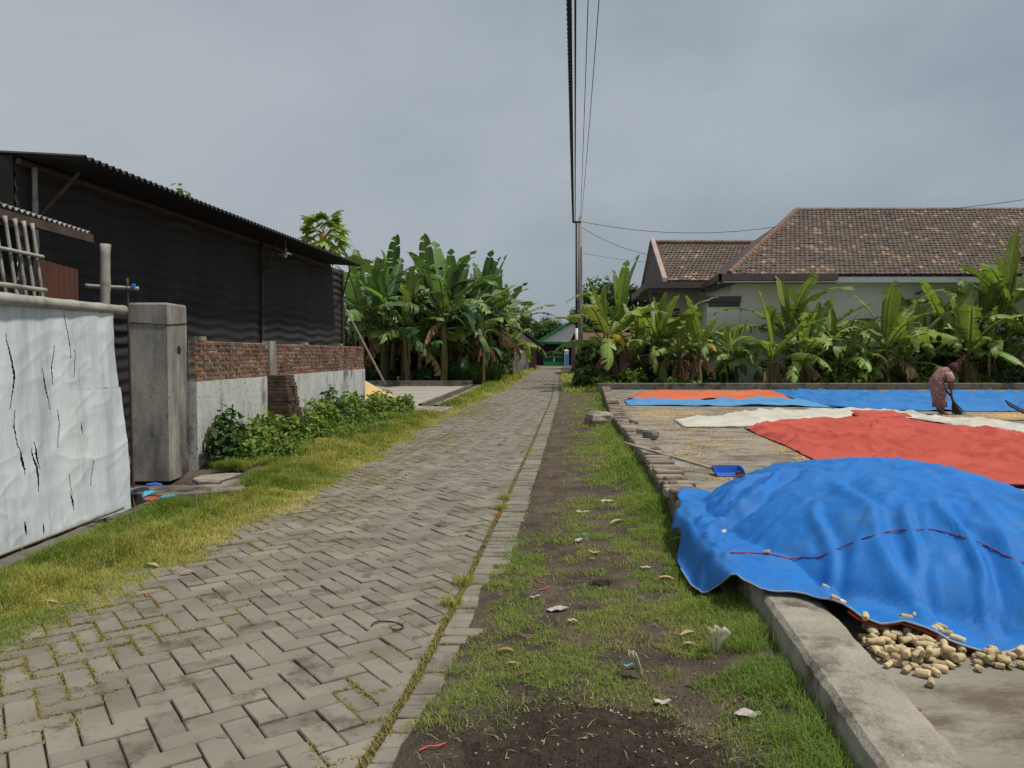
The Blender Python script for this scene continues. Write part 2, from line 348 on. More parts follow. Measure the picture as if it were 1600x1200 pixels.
# ------------------------------------------------------------------ ground
def gh(x, y):
    x = np.asarray(x, float); y = np.asarray(y, float)
    z = .03 * (fbm(x * 1.7, y * 1.7, 1) - .5) * 2 + .02 * (fbm(x * 9, y * 9, 5) - .5)
    z = z + .05 * np.exp(-(((x - .3) / .75) ** 2 + ((y - 2.5) / .7) ** 2)) * (.6 + .8 * fbm(x * 6, y * 6, 9))
    z = z + .012 * (fbm(x * 22, y * 22, 15, 2) - .5)
    le = inner(y) - W_ROAD
    nb_ = 1 - smooth(4.8, 5.6, y); sh_ = .115 * nb_
    inroad = smooth(-.12, .0, x - le) * (1 - smooth(.17 - sh_, .25 - sh_, x - inner(y)))
    z = z * (1 - inroad) - .055 * inroad
    lv = smooth(0, .35, le - x + .2) * (1 - smooth(.9, 1.5, le - x))            # left verge swells a little
    z = z + .045 * lv * (1 - smooth(20, 26, y))
    ditch = smooth(-3.2, -3.35, x) * (1 - smooth(-5.2, -6, x)) * (1 - smooth(9.4, 10.2, y)) * smooth(1.5, 3, y)
    z = z - .16 * ditch
    z = z + .075 * smooth(-.5, -.03, x - kerbL(y)) * (1 - smooth(-.005, .03, x - kerbL(y))) * (1 - smooth(12, 18, y)) * (1 - smooth(4.2, 4.5, y) * (1 - smooth(6.4, 6.9, y)))
    far = smooth(20, 30, np.hypot(x, y)); z = z * (1 - far) - .02 * far - .03 * far * inroad
    iny = smooth(.05, .2, x - kerbL(y)) * (1 - smooth(YARD_FAR, YARD_FAR + .5, y)); z = z * (1 - iny) - .05 * iny
    return z
def lines(*seg):
    r = []
    for a, b, s in seg: r += list(np.arange(a, b, s))
    return np.array(sorted(set(np.round(r + [seg[-1][1]], 4))))
gx = lines((-900, -60, 70), (-60, -8, 4), (-8, -4.2, .4), (-4.2, 1.6, .055), (1.6, 8, .4), (8, 60, 4), (60, 900, 70))
gy = lines((-60, 0, 6), (0, 1.6, .3), (1.6, 9, .055), (9, 20, .2), (20, 44, .8), (44, 120, 4), (120, 1500, 90))
XX, YY = np.meshgrid(gx, gy, indexing='ij'); ZZ = gh(XX, YY)
m_, n_ = XX.shape; ii = np.arange(m_ * n_).reshape(m_, n_)
F = np.stack([ii[:-1, :-1], ii[1:, :-1], ii[1:, 1:], ii[:-1, 1:]], -1).reshape(-1, 4)
tag(np_mesh('ground', np.stack([XX, YY, ZZ], -1).reshape(-1, 3), F, np.zeros(m_ * n_), M['soil'], smooth=True), 'bare brown soil and verge ground under everything', kind='structure')

# ------------------------------------------------------------------ road: bed, herringbone pavers, border course
ys = np.r_[np.arange(.6, 30, .5), np.arange(30, 92, 2)]
bed = MB(); bed.grid(np.array([[(inner(y) - W_ROAD - .12 + t * (W_ROAD + .40), y, -.016) for t in np.linspace(0, 1, 4)] for y in ys]))
road = tag(bed.build('road', M['joint'], origin=(0, 0, -.016)), 'village lane of grey herringbone concrete pavers', kind='structure')
PL, PW, GAP = .228, .114, .0075
TH = math.radians(36.4)
eu = np.array([math.cos(TH), math.sin(TH)]); ev = np.array([-math.sin(TH), math.cos(TH)])
def clip(poly, axis, val, keep_less):
    out = []; n = len(poly)
    for i in range(n):
        a, b = poly[i], poly[(i + 1) % n]
        ia = (a[axis] <= val) == keep_less; ib = (b[axis] <= val) == keep_less
        if ia: out.append(a)
        if ia != ib:
            t = (val - a[axis]) / (b[axis] - a[axis]); out.append((a[0] + t * (b[0] - a[0]), a[1] + t * (b[1] - a[1])))
    return out
SK = .105                                              # the lane heads this much to the right where the bond was set out
def to_world(p):                                       # (t lateral, s along) -> plan
    return (float(inner(p[1])) + p[0], p[1])
pav = []
def area(p): return .5 * sum(p[i][0] * p[(i + 1) % len(p)][1] - p[(i + 1) % len(p)][0] * p[i][1] for i in range(len(p)))
rr = random.Random(3)
for i in range(-420, 420):
    for j in range(-420, 420):
        k = (i + 2 * 0 - j) % 4
        # herringbone: horizontal brick starts where (i-j)%4==0, vertical where (i-j)%4==3 (cells of PW)
        if k == 0: cells = (i, j, 2, 1)
        elif k == 3: cells = (i, j, 1, 2)
        else: continue
        u0, v0 = cells[0] * PW, cells[1] * PW; du, dv = cells[2] * PW, cells[3] * PW
        cx = eu * (u0 + du / 2) + ev * (v0 + dv / 2)
        y = cx[1]
        if y < .9 or y > 62: continue
        t = cx[0] - SK * (y - 4)
        if t < -W_ROAD - .25 or t > .2: continue
        g = GAP / 2
        cr = [(u0 + g, v0 + g), (u0 + du - g, v0 + g), (u0 + du - g, v0 + dv - g), (u0 + g, v0 + dv - g)]
        poly = [tuple(eu * a + ev * b) for a, b in cr]
        poly = [(x - SK * (yy - 4), yy) for x, yy in poly]
        poly = clip(poly, 0, -.022, True)
        if len(poly) < 3: continue
        poly = clip(poly, 0, -W_ROAD - .1 + .12 * math.sin(y * 3.1), False)
        if len(poly) < 3 or area(poly) < .0012: continue
        pav.append((y, [to_world(p) for p in poly]))
bd = 0.9
while bd < 60:
    wv = PL * rr.uniform(.88, 1.0); ln = PW * rr.uniform(.93, 1.02)
    if bd < 5.2: wv = PL * rr.choice([.5, .52, .6, .9, .55])
    poly = [(.018, bd + .004), (.018 + wv, bd + .004 + .1 * wv * 0), (.018 + wv, bd + ln - .006), (.018, bd + ln - .006)]
    poly = [(a, b + rr.uniform(-.003, .003)) for a, b in poly]
    pav.append((bd, [to_world(p) for p in poly])); bd += ln
pav_vis = []; pav_rest = []
for y, poly in pav:
    c = np.mean(poly, 0); px = 800 + 1200 * c[0] / c[1]; py = HORIZON + 1740 / c[1]
    (pav_vis if -60 < px < 1660 and py < 1215 else pav_rest).append((y, poly))
pav_vis.sort(key=lambda q: q[0])
def paver(mb, poly, r):
    z = r.uniform(-.005, .004); n0 = mb.n
    mb.prism(poly, -.06, z, r.random(), bev=.005)
    c = np.mean(poly, 0); tx, ty = r.gauss(0, .018), r.gauss(0, .018)
    for q in range(n0, mb.n):
        v = mb.v[q]; mb.v[q] = (v[0], v[1], v[2] + (v[0] - c[0]) * tx + (v[1] - c[1]) * ty)
for y, poly in pav_vis[:300]:
    mb = MB(); paver(mb, poly, rr); mb.build('paver', M['paver'], road)
mb = MB()
for y, poly in pav_vis[300:] + pav_rest: paver(mb, poly, rr)
tag(mb.build('paver_field', M['paver'], road), kind='stuff')
mb = MB(); mb.grid(np.array([[(inner(y) - W_ROAD + t * (W_ROAD + .22), y, -.006) for t in (0, .5, 1)] for y in np.arange(61.6, 91.5, 2)]))
mb.build('paver_surface', M['paver'], road)

# ------------------------------------------------------------------ right drying yard
yk = np.arange(.5, YARD_FAR + .1, .5)
pl = [(float(kerbL(y)) + KERB_W * .6, y) for y in yk]
top = np.array([[(a, y, SLAB), (a + 2, y, SLAB), (a + 8, y, SLAB), (34, y, SLAB)] for a, y in pl])
mb = MB(); mb.grid(top)
tag(mb.build('concrete_yard', M['slab'], origin=(0, 0, 0)), 'concrete drying yard strewn with yellow kernels', kind='structure')
# near kerb: plain concrete, chipped edges
def kerb_strip(y0, y1, step, ztop, zbot, width, seed, jit):
    r = rs(seed); ysn = np.arange(y0, y1 + 1e-6, step); rows = []
    for y in ysn:
        a = float(kerbL(y)); j = (r.random(6) - .5) * 2 * jit
        zt = ztop + j[4]
        rows.append([(a + j[0] - .015, y, zbot), (a + j[0], y, zt - .10), (a + j[1] + .008, y, zt - .022), (a + .03 + j[1], y, zt), (a + width / 2, y, zt + .006 + j[2] * .5),
                     (a + width - .03 + j[3], y, zt), (a + width + j[3], y, zt - .02), (a + width + j[5], y, SLAB - .05)])
    return np.array(rows)
mb = MB(); R_ = kerb_strip(.5, 6.45, .05, KERB_T, -.06, KERB_W, 4, .0035); mb.grid(R_)
mb.add(R_[-1], [tuple(range(8))]); mb.add(R_[0], [tuple(range(8))[::-1]])
tag(mb.build('concrete_kerb', M['kerb']), 'smooth grey concrete kerb running out from under the big blue tarp', 'kerb')
# brick kerb
bk = empty('brick_kerb', (1.5, 7, 0), 'old low brick kerb with crossways bricks along the drying yard and lane', 'kerb')
mb = MB(); R_ = kerb_strip(6.5, 27.9, .12, KERB_T - .03, -.06, KERB_W - .03, 5, .014); mb.grid(R_); mb.add(R_[-1], [tuple(range(8))]); mb.add(R_[0], [tuple(range(8))[::-1]])
mb.build('kerb_body', M['kerb_dark'], bk)
y = 6.52; r = random.Random(5)
while y < 27.8:
    a = float(kerbL(y)); w = r.uniform(.095, .118)
    if not (14.6 < y < 15.6 or 18.2 < y < 18.9 or r.random() < .03):
        mb = MB(); o0 = r.uniform(-.02, .02); zz = KERB_T + .04 + r.uniform(-.018, .016)
        mb.prism([(a + o0, y + r.uniform(0, .008)), (a + KERB_W - .02 + o0, y + r.uniform(0, .008)), (a + KERB_W - .02 + o0, y + w), (a + o0, y + w)], KERB_T - .04, zz, r.random(), bev=.012)
        mb.build('brick', M['kerb_brick'], bk)
    y += w + .009
# far kerb (grey concrete upstand)
mb = MB(); mb.box(3.2, 34, YARD_FAR, YARD_FAR + .22, -.1, .36)
fk = mb.build('low_wall', M['kerb_dark']); tag(fk, 'low grey concrete upstand between drying yard and banana plants', 'low wall')
b_ = fk.modifiers.new('b', 'BEVEL'); b_.width = .02

def rock_mesh(seed, sx_, sy_, sz_, rough_=.25, seg=10):
    r = rs(seed); mb = MB(); m, n = 7, seg; rows = []
    off = r.random(3) * 10
    for i in range(m):
        ph = math.pi * (i / (m - 1)); row = []
        for j in range(n + 1):
            th = 2 * math.pi * (j % n) / n
            d = np.array([math.sin(ph) * math.cos(th), math.sin(ph) * math.sin(th), math.cos(ph)])
            k = 1 + rough_ * (2 * float(fbm(d[0] * 1.6 + off[0] + d[2], d[1] * 1.6 + off[1], seed)) - 1)
            e = np.sign(d) * np.abs(d) ** .7
            row.append(e * k * np.array([sx_, sy_, sz_]))
        rows.append(row)
    mb.grid(np.array(rows)); return mb
def rock(name, loc, size, seed, m, label, cat, rz=0, rough_=.25, group=None):
    mb = rock_mesh(seed, *size, rough_); me = mb.mesh(name, (0, 0, -size[2] * .85)); me.materials.append(m)
    o = bpy.data.objects.new(name, me); C.objects.link(o); o.location = loc; o.rotation_euler = (0, 0, rz); return tag(o, label, cat, group)
x, y = G(936, 664); rock('mortar_lump', (x, y - .1, -.02), (.28, .42, .17), 3, M['stone'], 'pale lump of hardened mortar lying against the brick kerb', 'rubble', .2, .18)
for k, (px, py, s, lab) in enumerate([(990, 664, .09, 'flat grey stone sitting alone on the brick kerb'), (1003, 682, .11, 'squared pale stone on the brick kerb beside a dark one'), (1018, 688, .12, 'dark rough stone on the brick kerb near the bamboo handle'),
                                      (1036, 757, .065, 'brown round stone on the brick kerb just short of the blue tarp'), (1046, 763, .05, 'small reddish stone beside the brown round one near the blue tarp')]):
    xx, yy = G(px, py, KERB_T); xx = max(xx, float(kerbL(yy)) + .08)
    rock('loose_stone', (xx, yy, KERB_T + .02), (s, s * .8, s * .55), 20 + k, M['kerb_dark'] if k == 2 else M['stone'] if k < 2 else M['kerb_brick'], lab, 'stone', k, .3)

# ------------------------------------------------------------------ tarps lying on the yard
def loft_tarp(name, top_edge, bot_edge, m, label, amp=.03, nu=60, nv=24, seed=1, fold=1.0, edge=.012, base=SLAB, parent=None):
    T = resample([G(px, py, base) for px, py in top_edge], nu); B = resample([G(px, py, base) for px, py in bot_edge], nu)
    u = np.linspace(0, 1, nu); rows = []
    for v in np.linspace(0, 1, nv):
        rows.append(T * (1 - v) + B * v)
    A = np.array(rows); X = A[..., 0]; Y = A[..., 1]
    wob = (fbm(X * .8, Y * .8, seed, 1) - .5) * .3
    X = X + wob * .5; Y = Y + (fbm(X * .6 + 7, Y * .6, seed + 4, 1) - .5) * .25
    ridge = 1 - np.abs(2 * fbm(X * .9 * fold, Y * 1.6 * fold, seed + 9, 3) - 1)
    ridge2 = 1 - np.abs(2 * fbm(X * 2.2 * fold + 3, Y * 1.2 * fold, seed + 19, 3) - 1)
    Z = base + edge + amp * (ridge ** 6) + amp * .7 * ridge2 ** 8 + amp * .5 * fbm(X * .8, Y * .8, seed + 2)
    rc = rs(seed + 70); x0_, x1_, y0_, y1_ = X.min(), X.max(), Y.min(), Y.max()
    for q in range(int(18 + 5 * (x1_ - x0_) * (y1_ - y0_) ** .5)):
        cx_, cy_ = rc.uniform(x0_, x1_), rc.uniform(y0_, y1_); dirn = rc.normal() * .5; ln_ = rc.uniform(.25, 1.3); hgt_ = amp * rc.uniform(.2, .7); wd_ = rc.uniform(.03, .09)
        ds = (X - cx_) * math.cos(dirn) + (Y - cy_) * math.sin(dirn); dq = -(X - cx_) * math.sin(dirn) + (Y - cy_) * math.cos(dirn) + rc.uniform(-.15, .15) * ds ** 2
        Z = Z + hgt_ * np.exp(-(ds / ln_) ** 4) * np.exp(-np.abs(dq) / wd_)
    uq = np.minimum(np.linspace(0, 1, nu), np.linspace(1, 0, nu))[None, :]; vq = np.minimum(np.linspace(0, 1, nv), np.linspace(1, 0, nv))[:, None]; ins = smooth(0, .06, uq) * smooth(0, .12, vq)
    Z = base + edge + (Z - base - edge) * (.15 + .85 * ins)
    ed = np.zeros_like(Z); ed[0] = ed[-1] = 1; ed[:, 0] = ed[:, -1] = 1
    Z = Z + ed * np.maximum(0, fbm(X * 1.3, Y * 1.3, seed + 30, 2) - .58) * .2 
    mb = MB(); mb.grid(np.stack([X, Y, Z], -1))
    o = mb.build(name, m, parent, smooth=True); solid(o, .006, -1)
    return tag(o, label, 'tarp', 'tarps spread over the drying yard')
loft_tarp('tarp', [(1000, 613), (1100, 613), (1205, 612)], [(978, 625), (1100, 626), (1250, 628)], M['tarp_orange'], 'bright orange tarp strip lying along the far low wall', seed=2, amp=.06)
loft_tarp('tarp', [(973, 626), (1100, 627), (1255, 625)], [(978, 634), (1130, 635), (1300, 637)], M['tarp_sky'], 'faded light blue tarp strip folded along the orange one', seed=3, amp=.06)
loft_tarp('tarp', [(1205, 612), (1350, 613), (1480, 614), (1640, 616), (1760, 618)], [(1262, 632), (1320, 639), (1440, 643), (1600, 644), (1780, 646)], M['tarp_blue2'], 'long bright blue tarp spread behind the sweeping woman', seed=4, amp=.1, nu=90)
loft_tarp('tarp', [(1054, 657), (1130, 653), (1180, 644), (1330, 643), (1400, 646), (1460, 655), (1540, 662), (1640, 672)], [(1070, 669), (1165, 669), (1230, 660), (1330, 655), (1400, 656), (1470, 664), (1540, 673), (1640, 684)], M['tarp_white'], 'dirty white tarp with faded blue end lying beside the red tarp', seed=5, amp=.07, nu=90, nv=16)
loft_tarp('tarp', [(1166, 669), (1230, 660), (1330, 656), (1430, 657), (1530, 669), (1620, 687), (1800, 720)], [(1185, 679), (1240, 701), (1310, 737), (1400, 760), (1600, 765), (1850, 770)], M['tarp_red'], 'large red tarp spread out behind the covered heap', seed=6, amp=.075, nu=150, nv=110)
loft_tarp('tarp', [(1330, 645), (1400, 645)], [(1335, 653), (1425, 653)], M['tarp_red'], 'small red tarp scrap lying on the white tarp', seed=8, amp=.03, nu=16, nv=8, base=SLAB + .075)

# ------------------------------------------------------------------ the big covered heap
def mound(x, y):
    q = ((x - 2.85) / np.where(x > 2.85, .86, 1.5)) ** 2 + ((y - 5.35) / 1.9) ** 2
    h = np.maximum(0, 1 - q) ** .68 * .53
    q2 = ((x - 4.1) / 1.3) ** 2 + ((y - 5.3) / 1.6) ** 2
    h = np.maximum(h, np.maximum(0, 1 - q2) ** .9 * .12)
    return h
def heap_base(x, y):
    kl = kerbL(y)
    g0 = .05
    k = smooth(-.22, -.05, x - kl) * (KERB_T + .018 - g0) + g0
    after = smooth(KERB_W - .02, KERB_W + .16, x - kl); k = k * (1 - after) + (SLAB + .012) * after
    return np.maximum(k, SLAB + .012 + mound(x, y)) if True else k
Fe = resample([(1.10, 4.95), (1.085, 4.62), (1.10, 4.38), (1.17, 4.12), (1.28, 3.87), (1.46, 3.80), (1.53, 3.65), (1.60, 3.50), (1.70, 3.47), (1.82, 3.43), (1.90, 3.37), (1.98, 3.32), (2.12, 3.30), (2.30, 3.37), (2.75, 3.25), (3.4, 3.5), (4.2, 3.9), (5.0, 4.5)], 240)
Be = resample([(1.44, 6.52), (1.75, 6.62), (2.1, 6.95), (2.7, 7.3), (3.4, 7.35), (4.2, 7.0), (4.9, 6.4), (5.5, 5.6)], 240)
NV = 150; A = np.array([Fe * (1 - v) + Be * v for v in np.linspace(0, 1, NV)])
X, Y = A[..., 0].copy(), A[..., 1].copy()
vv = np.linspace(0, 1, NV)[:, None]; uu = np.linspace(0, 1, 240)[None, :]
X += -(1 - smooth(0, .16, uu)) * (np.sin(math.pi * vv) * (.03 + .035 * np.sin(vv * 17)))
Z = heap_base(X, Y)
ang = np.arctan2(X - 2.95, Y - 5.35); rad = np.hypot((X - 2.95) / 1.5, (Y - 5.35) / 1.9)
rid = 1 - np.abs(2 * fbm(ang * 2.6, rad * .55 + 3, 12, 3) - 1)
rid2 = 1 - np.abs(2 * fbm(ang * 5.2 + rad * .9, rad * .6, 25, 2) - 1)
skirt = smooth(.25, .8, rad)
Z = Z + skirt * (.035 * rid ** 8 + .025 * rid2 ** 9) + .008 * (1 - np.abs(2 * fbm(X * 7 + Y * 3, Y * 5 - X * 3, 91, 3) - 1)) ** 5 + .006 * (1 - np.abs(2 * fbm(X * 13, Y * 13, 95, 2) - 1)) ** 5 + .018 * (fbm(X * 5, Y * 5, 3) - .5) + .03 * (fbm(X * 1.6, Y * 1.6, 8) - .5) * smooth(1.1, .4, rad)
cr = 1 - np.abs(2 * fbm(X * 3.2 + Y * 1.3, Y * 2.0 - X, 41, 3) - 1); Z += .012 * cr ** 8
rc = rs(2024)
for q in range(170):
    a_ = rc.uniform(0, 6.283); q0 = rc.uniform(.1, .95); cx_ = 2.7 + 1.35 * q0 * math.sin(a_); cy_ = 5.3 + 1.8 * q0 * math.cos(a_)
    dirn = a_ + rc.normal() * .55; ln_ = rc.uniform(.12, .5); hgt_ = rc.uniform(.004, .013); wd_ = rc.uniform(.012, .03)
    ds = (X - cx_) * math.sin(dirn) + (Y - cy_) * math.cos(dirn); dq = (X - cx_) * math.cos(dirn) - (Y - cy_) * math.sin(dirn)
    dq = dq + rc.uniform(-.4, .4) * ds ** 2; sgn_ = 1 if rc.random() < .6 else -1
    Z = Z + sgn_ * hgt_ * np.exp(-(ds / ln_) ** 4) * np.exp(-np.abs(dq) / wd_)
for k_ in range(1, 7): Z = Z + .005 * np.exp(-np.abs(uu - k_ / 7.0) / .0035) * (.4 + .6 * vnoise(vv * 9, k_ + 0 * uu, 3))
for k_ in range(1, 5): Z = Z + .005 * np.exp(-np.abs(vv - k_ / 5.0) / .005) * (.4 + .6 * vnoise(uu * 12, k_ + 0 * vv, 4))
# left apron wrinkles
lw = smooth(.0, .35, 1.75 - X) * smooth(4.2, 5.2, Y); Z += lw * .045 * (1 - np.abs(2 * fbm(X * 2 + 5, Y * 2.4, 17, 3) - 1)) ** 5
# long creases running down the front
def crease(p0, p1, w, h):
    global Z
    p0 = np.array(p0); p1 = np.array(p1); d = p1 - p0; Ld = np.linalg.norm(d); d = d / Ld
    s = (X - p0[0]) * d[0] + (Y - p0[1]) * d[1]; q = (X - p0[0]) * -d[1] + (Y - p0[1]) * d[0]
    q = q + .03 * np.sin(s * 7)
    e = smooth(0, .25, s) * smooth(Ld + .15, Ld - .15, s)
    Z = Z + e * h * (np.exp(-(q / w) ** 2) - .6 * np.exp(-((q - 1.7 * w) / (w * 1.2)) ** 2))
crease((1.95, 4.9), (1.62, 3.8), .035, .035); crease((2.2, 5.2), (1.95, 3.6), .05, .04); crease((2.55, 4.6), (2.25, 3.5), .035, .04); crease((2.6, 4.1), (3.1, 3.4), .045, .05)
crease((2.2, 5.7), (1.35, 5.1), .05, .06); crease((2.4, 4.6), (2.05, 3.9), .03, .035); crease((3.0, 4.6), (3.4, 3.6), .05, .05); crease((2.1, 6.0), (1.5, 5.6), .04, .04)
# the apron left of the kerb hangs to the ground
kl_ = kerbL(Y); hang = smooth(-.02, -.09, X - kl_)
prof_ = .05 + (KERB_T - .03) * smooth(-.21, -.08, X - kl_)
Z = Z * (1 - hang) + (prof_ + .035 * (1 - np.abs(2 * fbm(X * 5, Y * 3.2, 33, 3) - 1)) ** 3 * smooth(-.24, -.15, X - kl_)) * hang
# front edge lifts over the spilled cobs
lift = np.exp(-((X - 1.80) / .12) ** 2) * (1 - smooth(0, .10, vv)) * .075; Z += lift
low = SLAB + .008
Z = np.where(X > kerbL(Y) + KERB_W + .02, np.maximum(Z, low), np.maximum(Z, .045))
mb = MB(); mb.grid(np.stack([X, Y, Z], -1))
heap = mb.build('tarp', M['tarp_blue'], smooth=True); solid(heap, .004, -1)
tag(heap, 'big blue tarp draped over a heap of cobs and over the kerb', 'tarp')
edge_pts = np.stack([X[0], Y[0], Z[0] + .002], -1)
mb = MB(); mb.tube(edge_pts[::2], .005, 5); mb.build('hem', M['hem'], heap, smooth=True)
mb = MB(); mb.tube((edge_pts + np.array([.0, .035, -.022]))[70:118:2], .007, 5); mb.build('red_hem', M['hem_red'], heap, smooth=True)
# seam line draped on the tarp, by nearest grid vertices
pix = 800 + 1200 * X / Y; zc = (CAM_H - Z)
dep = Y * math.cos(PITCH) + zc * math.sin(PITCH); upc = -zc * math.cos(PITCH) + Y * math.sin(PITCH)
piy = 600 - 1200 * upc / dep; pix = 800 + 1200 * X / dep
sp = resample([(1140, 866), (1195, 866), (1240, 876), (1285, 872), (1330, 850), (1385, 832), (1455, 829), (1520, 846), (1575, 872), (1640, 900)], 130)
pts = []
for a, b in sp:
    d = (pix - a) ** 2 + (piy - b) ** 2 + 1e6 * (vv > .75); k = np.unravel_index(np.argmin(d), d.shape); q = (X[k], Y[k], Z[k] + .008)
    if not pts or np.linalg.norm(np.array(q) - np.array(pts[-1])) > .012: pts.append(q)
pts = np.array(pts); ker = np.ones(5) / 5
pts = np.stack([np.convolve(np.pad(pts[:, k], 2, mode='edge'), ker, 'valid') for k in range(3)], 1)
mb = MB(); mb.tube(pts + np.array([0, 0, .001]), .0035, 5); mb.build('seam', M['seam'], heap, smooth=True)
def heap_at(px, py):
    d = (pix - px) ** 2 + (piy - py) ** 2 + 1e6 * (vv > .75); k = np.unravel_index(np.argmin(d), d.shape); return X[k], Y[k], Z[k]

# corn cobs
cob_me = []
for s in range(5):
    r = rs(60 + s); mb = MB(); Lc = .042 + .026 * r.random(); R0 = .0145 + .0035 * r.random(); prof = [(0, .7), (.05, .92), (.2, 1), (.5, 1.03), (.8, .96), (.96, .86), (1, .6)]
    rows = []
    for a, b in prof:
        rows.append([((a - .5) * Lc, R0 * b * math.cos(q) * (1 + .08 * r.normal()), R0 * b * math.sin(q) * (1 + .05 * r.normal())) for q in np.linspace(0, 2 * math.pi, 10)[:-1]])
    rows = np.array(rows); rows = np.concatenate([rows, rows[:, :1]], 1); mb.grid(rows[:, ::-1], .5 + .5 * r.random())
    mb.add(rows[0, :-1], [tuple(range(9))[::-1]]); mb.add(rows[-1, :-1], [tuple(range(9))])
    me = mb.mesh('corn_cob', smooth=True); me.materials.append(M['cob']); cob_me.append(me)
def cob(loc, rot, label, group, s=1):
    o = bpy.data.objects.new('corn_cob', RNG.choice(cob_me)); C.objects.link(o); o.location = loc; o.rotation_euler = rot; o.scale = (s,) * 3
    return tag(o, label, 'corn cob', group)
r = random.Random(11); placed = []
def in_poly(px, py, pg):
    c = False; n = len(pg)
    for i in range(n):
        (x0, y0), (x1, y1) = pg[i], pg[(i + 1) % n]
        if (y0 > py) != (y1 > py) and px < (x1 - x0) * (py - y0) / (y1 - y0) + x0: c = not c
    return c
for k in range(4000):
    px = r.uniform(1350, 1510); py = r.uniform(975, 1062)
    if not in_poly(px, py, [(1346, 985), (1440, 970), (1508, 1012), (1496, 1040), (1470, 1046), (1440, 1056), (1395, 1046), (1356, 1018)]): continue
    x, y = G(px, py, SLAB + .02)
    if x < float(kerbL(y)) + KERB_W + .025: continue
    lvl = sum(1 for q in placed if (q[0] - x) ** 2 + (q[1] - y) ** 2 < .038 ** 2)
    if lvl > 2 or (lvl > 0 and py > 1036): continue
    placed.append((x, y)); cob((x, y, SLAB + .015 + lvl * .021), (r.uniform(-.2, .2), r.uniform(-.25, .25), r.uniform(0, 6.3)), 'cream corn cob in the spill beside the concrete kerb', 'cobs spilled beside the kerb', r.uniform(.7, 1.05))
    if len(placed) > 130: break
for k in range(46):
    px = r.uniform(1525, 1660); py = r.uniform(1018, 1042); x, y = G(px, py, SLAB + .02)
    cob((x, y, SLAB + .015 + (.021 if k % 3 == 0 else 0)), (r.uniform(-.2, .2), r.uniform(-.2, .2), r.uniform(0, 6.3)), 'cream corn cob strewn along the front hem of the blue tarp', 'cobs along the tarp hem', r.uniform(.65, 1.0))
for px, py, l in [(1455, 1073, 'single cob lying apart on the bare slab'), (1442, 1058, 'cob at the outer rim of the spilled cobs')]:
    x, y = G(px, py, SLAB); cob((x, y, SLAB + .018), (0, 0, r.uniform(0, 6)), l, None)
for px, py in [(1130, 835), (1197, 866), (1291, 922), (1303, 943), (1309, 957), (1338, 995)]:
    x, y, z = heap_at(px, py); cob((x, y, z + .014), (0, .3, r.uniform(0, 6)), 'lone corn cob resting on top of the blue tarp', 'cobs lying on the blue tarp', .85)

# kernels and dust of corn on the slab
def scatter_bits(name, pts, size, m, seed, flat=.5):
    r = rs(seed); n = len(pts); pts = np.array(pts)
    a = r.random(n) * 6.283; s = size * (.6 + .8 * r.random(n)); e = 1.1 + 1.2 * r.random(n)
    ca, sa = np.cos(a), np.sin(a); V = np.zeros((n, 5, 3))
    for k, (dx, dy) in enumerate([(1, 0), (0, 1), (-1, 0), (0, -1)]):
        lx, ly = dx * s * e * .5, dy * s * .5
        V[:, k, 0] = pts[:, 0] + lx * ca - ly * sa; V[:, k, 1] = pts[:, 1] + lx * sa + ly * ca; V[:, k, 2] = pts[:, 2] + s * .05 * r.random(n)
    V[:, 4, :2] = pts[:, :2]; V[:, 4, 2] = pts[:, 2] + s * flat
    b = (np.arange(n) * 5)[:, None]
    Ff = np.concatenate([b + np.array(q) for q in ((0, 1, 4), (1, 2, 4), (2, 3, 4), (3, 0, 4))], 0)
    return np_mesh(name, V.reshape(-1, 3), Ff, np.repeat(r.random(n), 5), m)
pts = []
r = rs(77)
for (cx, cy, sx_, sy_, n) in [(1020, 648, 45, 8, 1600), (1075, 645, 60, 5, 1200), (1075, 712, 34, 16, 420), (1100, 690, 60, 18, 380), (1275, 716, 30, 14, 1300), (1230, 700, 40, 12, 500), (1250, 680, 40, 8, 300), (1580, 650, 60, 5, 3500), (1460, 652, 40, 4, 500),
                               (1560, 690, 70, 6, 1000), (1150, 690, 90, 16, 900), (1130, 655, 80, 8, 500), (1600, 775, 40, 12, 1200), (1130, 748, 25, 4, 120), (1520, 780, 60, 10, 300), (1060, 668, 60, 8, 500)]:
    for q in range(n):
        p = G(cx + r.normal() * sx_ * .6, cy + r.normal() * sy_ * .6, SLAB)
        if SLAB < 9 and p[0] > float(kerbL(p[1])) + KERB_W + .1 and p[1] < YARD_FAR: pts.append((p[0], p[1], SLAB + .002))
tag(scatter_bits('corn_kernels', pts, .0105, M['kernel'], 1), 'loose yellow corn kernels and chaff scattered over the concrete', kind='stuff')

# dustpan, broom, bag
dp = empty('dustpan', (*G(1135, 743, SLAB), SLAB), 'blue plastic dustpan with a long bamboo handle lying by the heap', 'dustpan')
bx, by, _ = dp.location
mb = MB(); w = .15
prof = [(-w, .0), (-w * .97, .075), (-w * .5, .012), (0, .008), (w * .5, .012), (w * .97, .075), (w, .0)]
rows = []
for t, hs in ((0, 1.0), (.35, 1.0), (.7, .8), (1, .25)):
    rows.append([(bx + q[0] * (1.0 + .05 * t) * 1.0 + .02, by + .12 - .24 * t, SLAB + .006 + q[1] * hs + .004) for q in ((-w, .085), (-w * .96, .02), (-w * .8, .004), (0, 0), (w * .8, .004), (w * .96, .02), (w, .085))])
R_ = np.array(rows); mb.grid(R_); bw = R_[0]; mb.add(list(bw) + [(p[0], p[1] + .01, SLAB + .095) for p in bw], [(i, i + 1, i + 8, i + 7) for i in range(6)])
solid(mb.build('pan', M['blue_plastic'], dp, smooth=False), .005)
hx, hy = G(975, 692, KERB_T + .15)
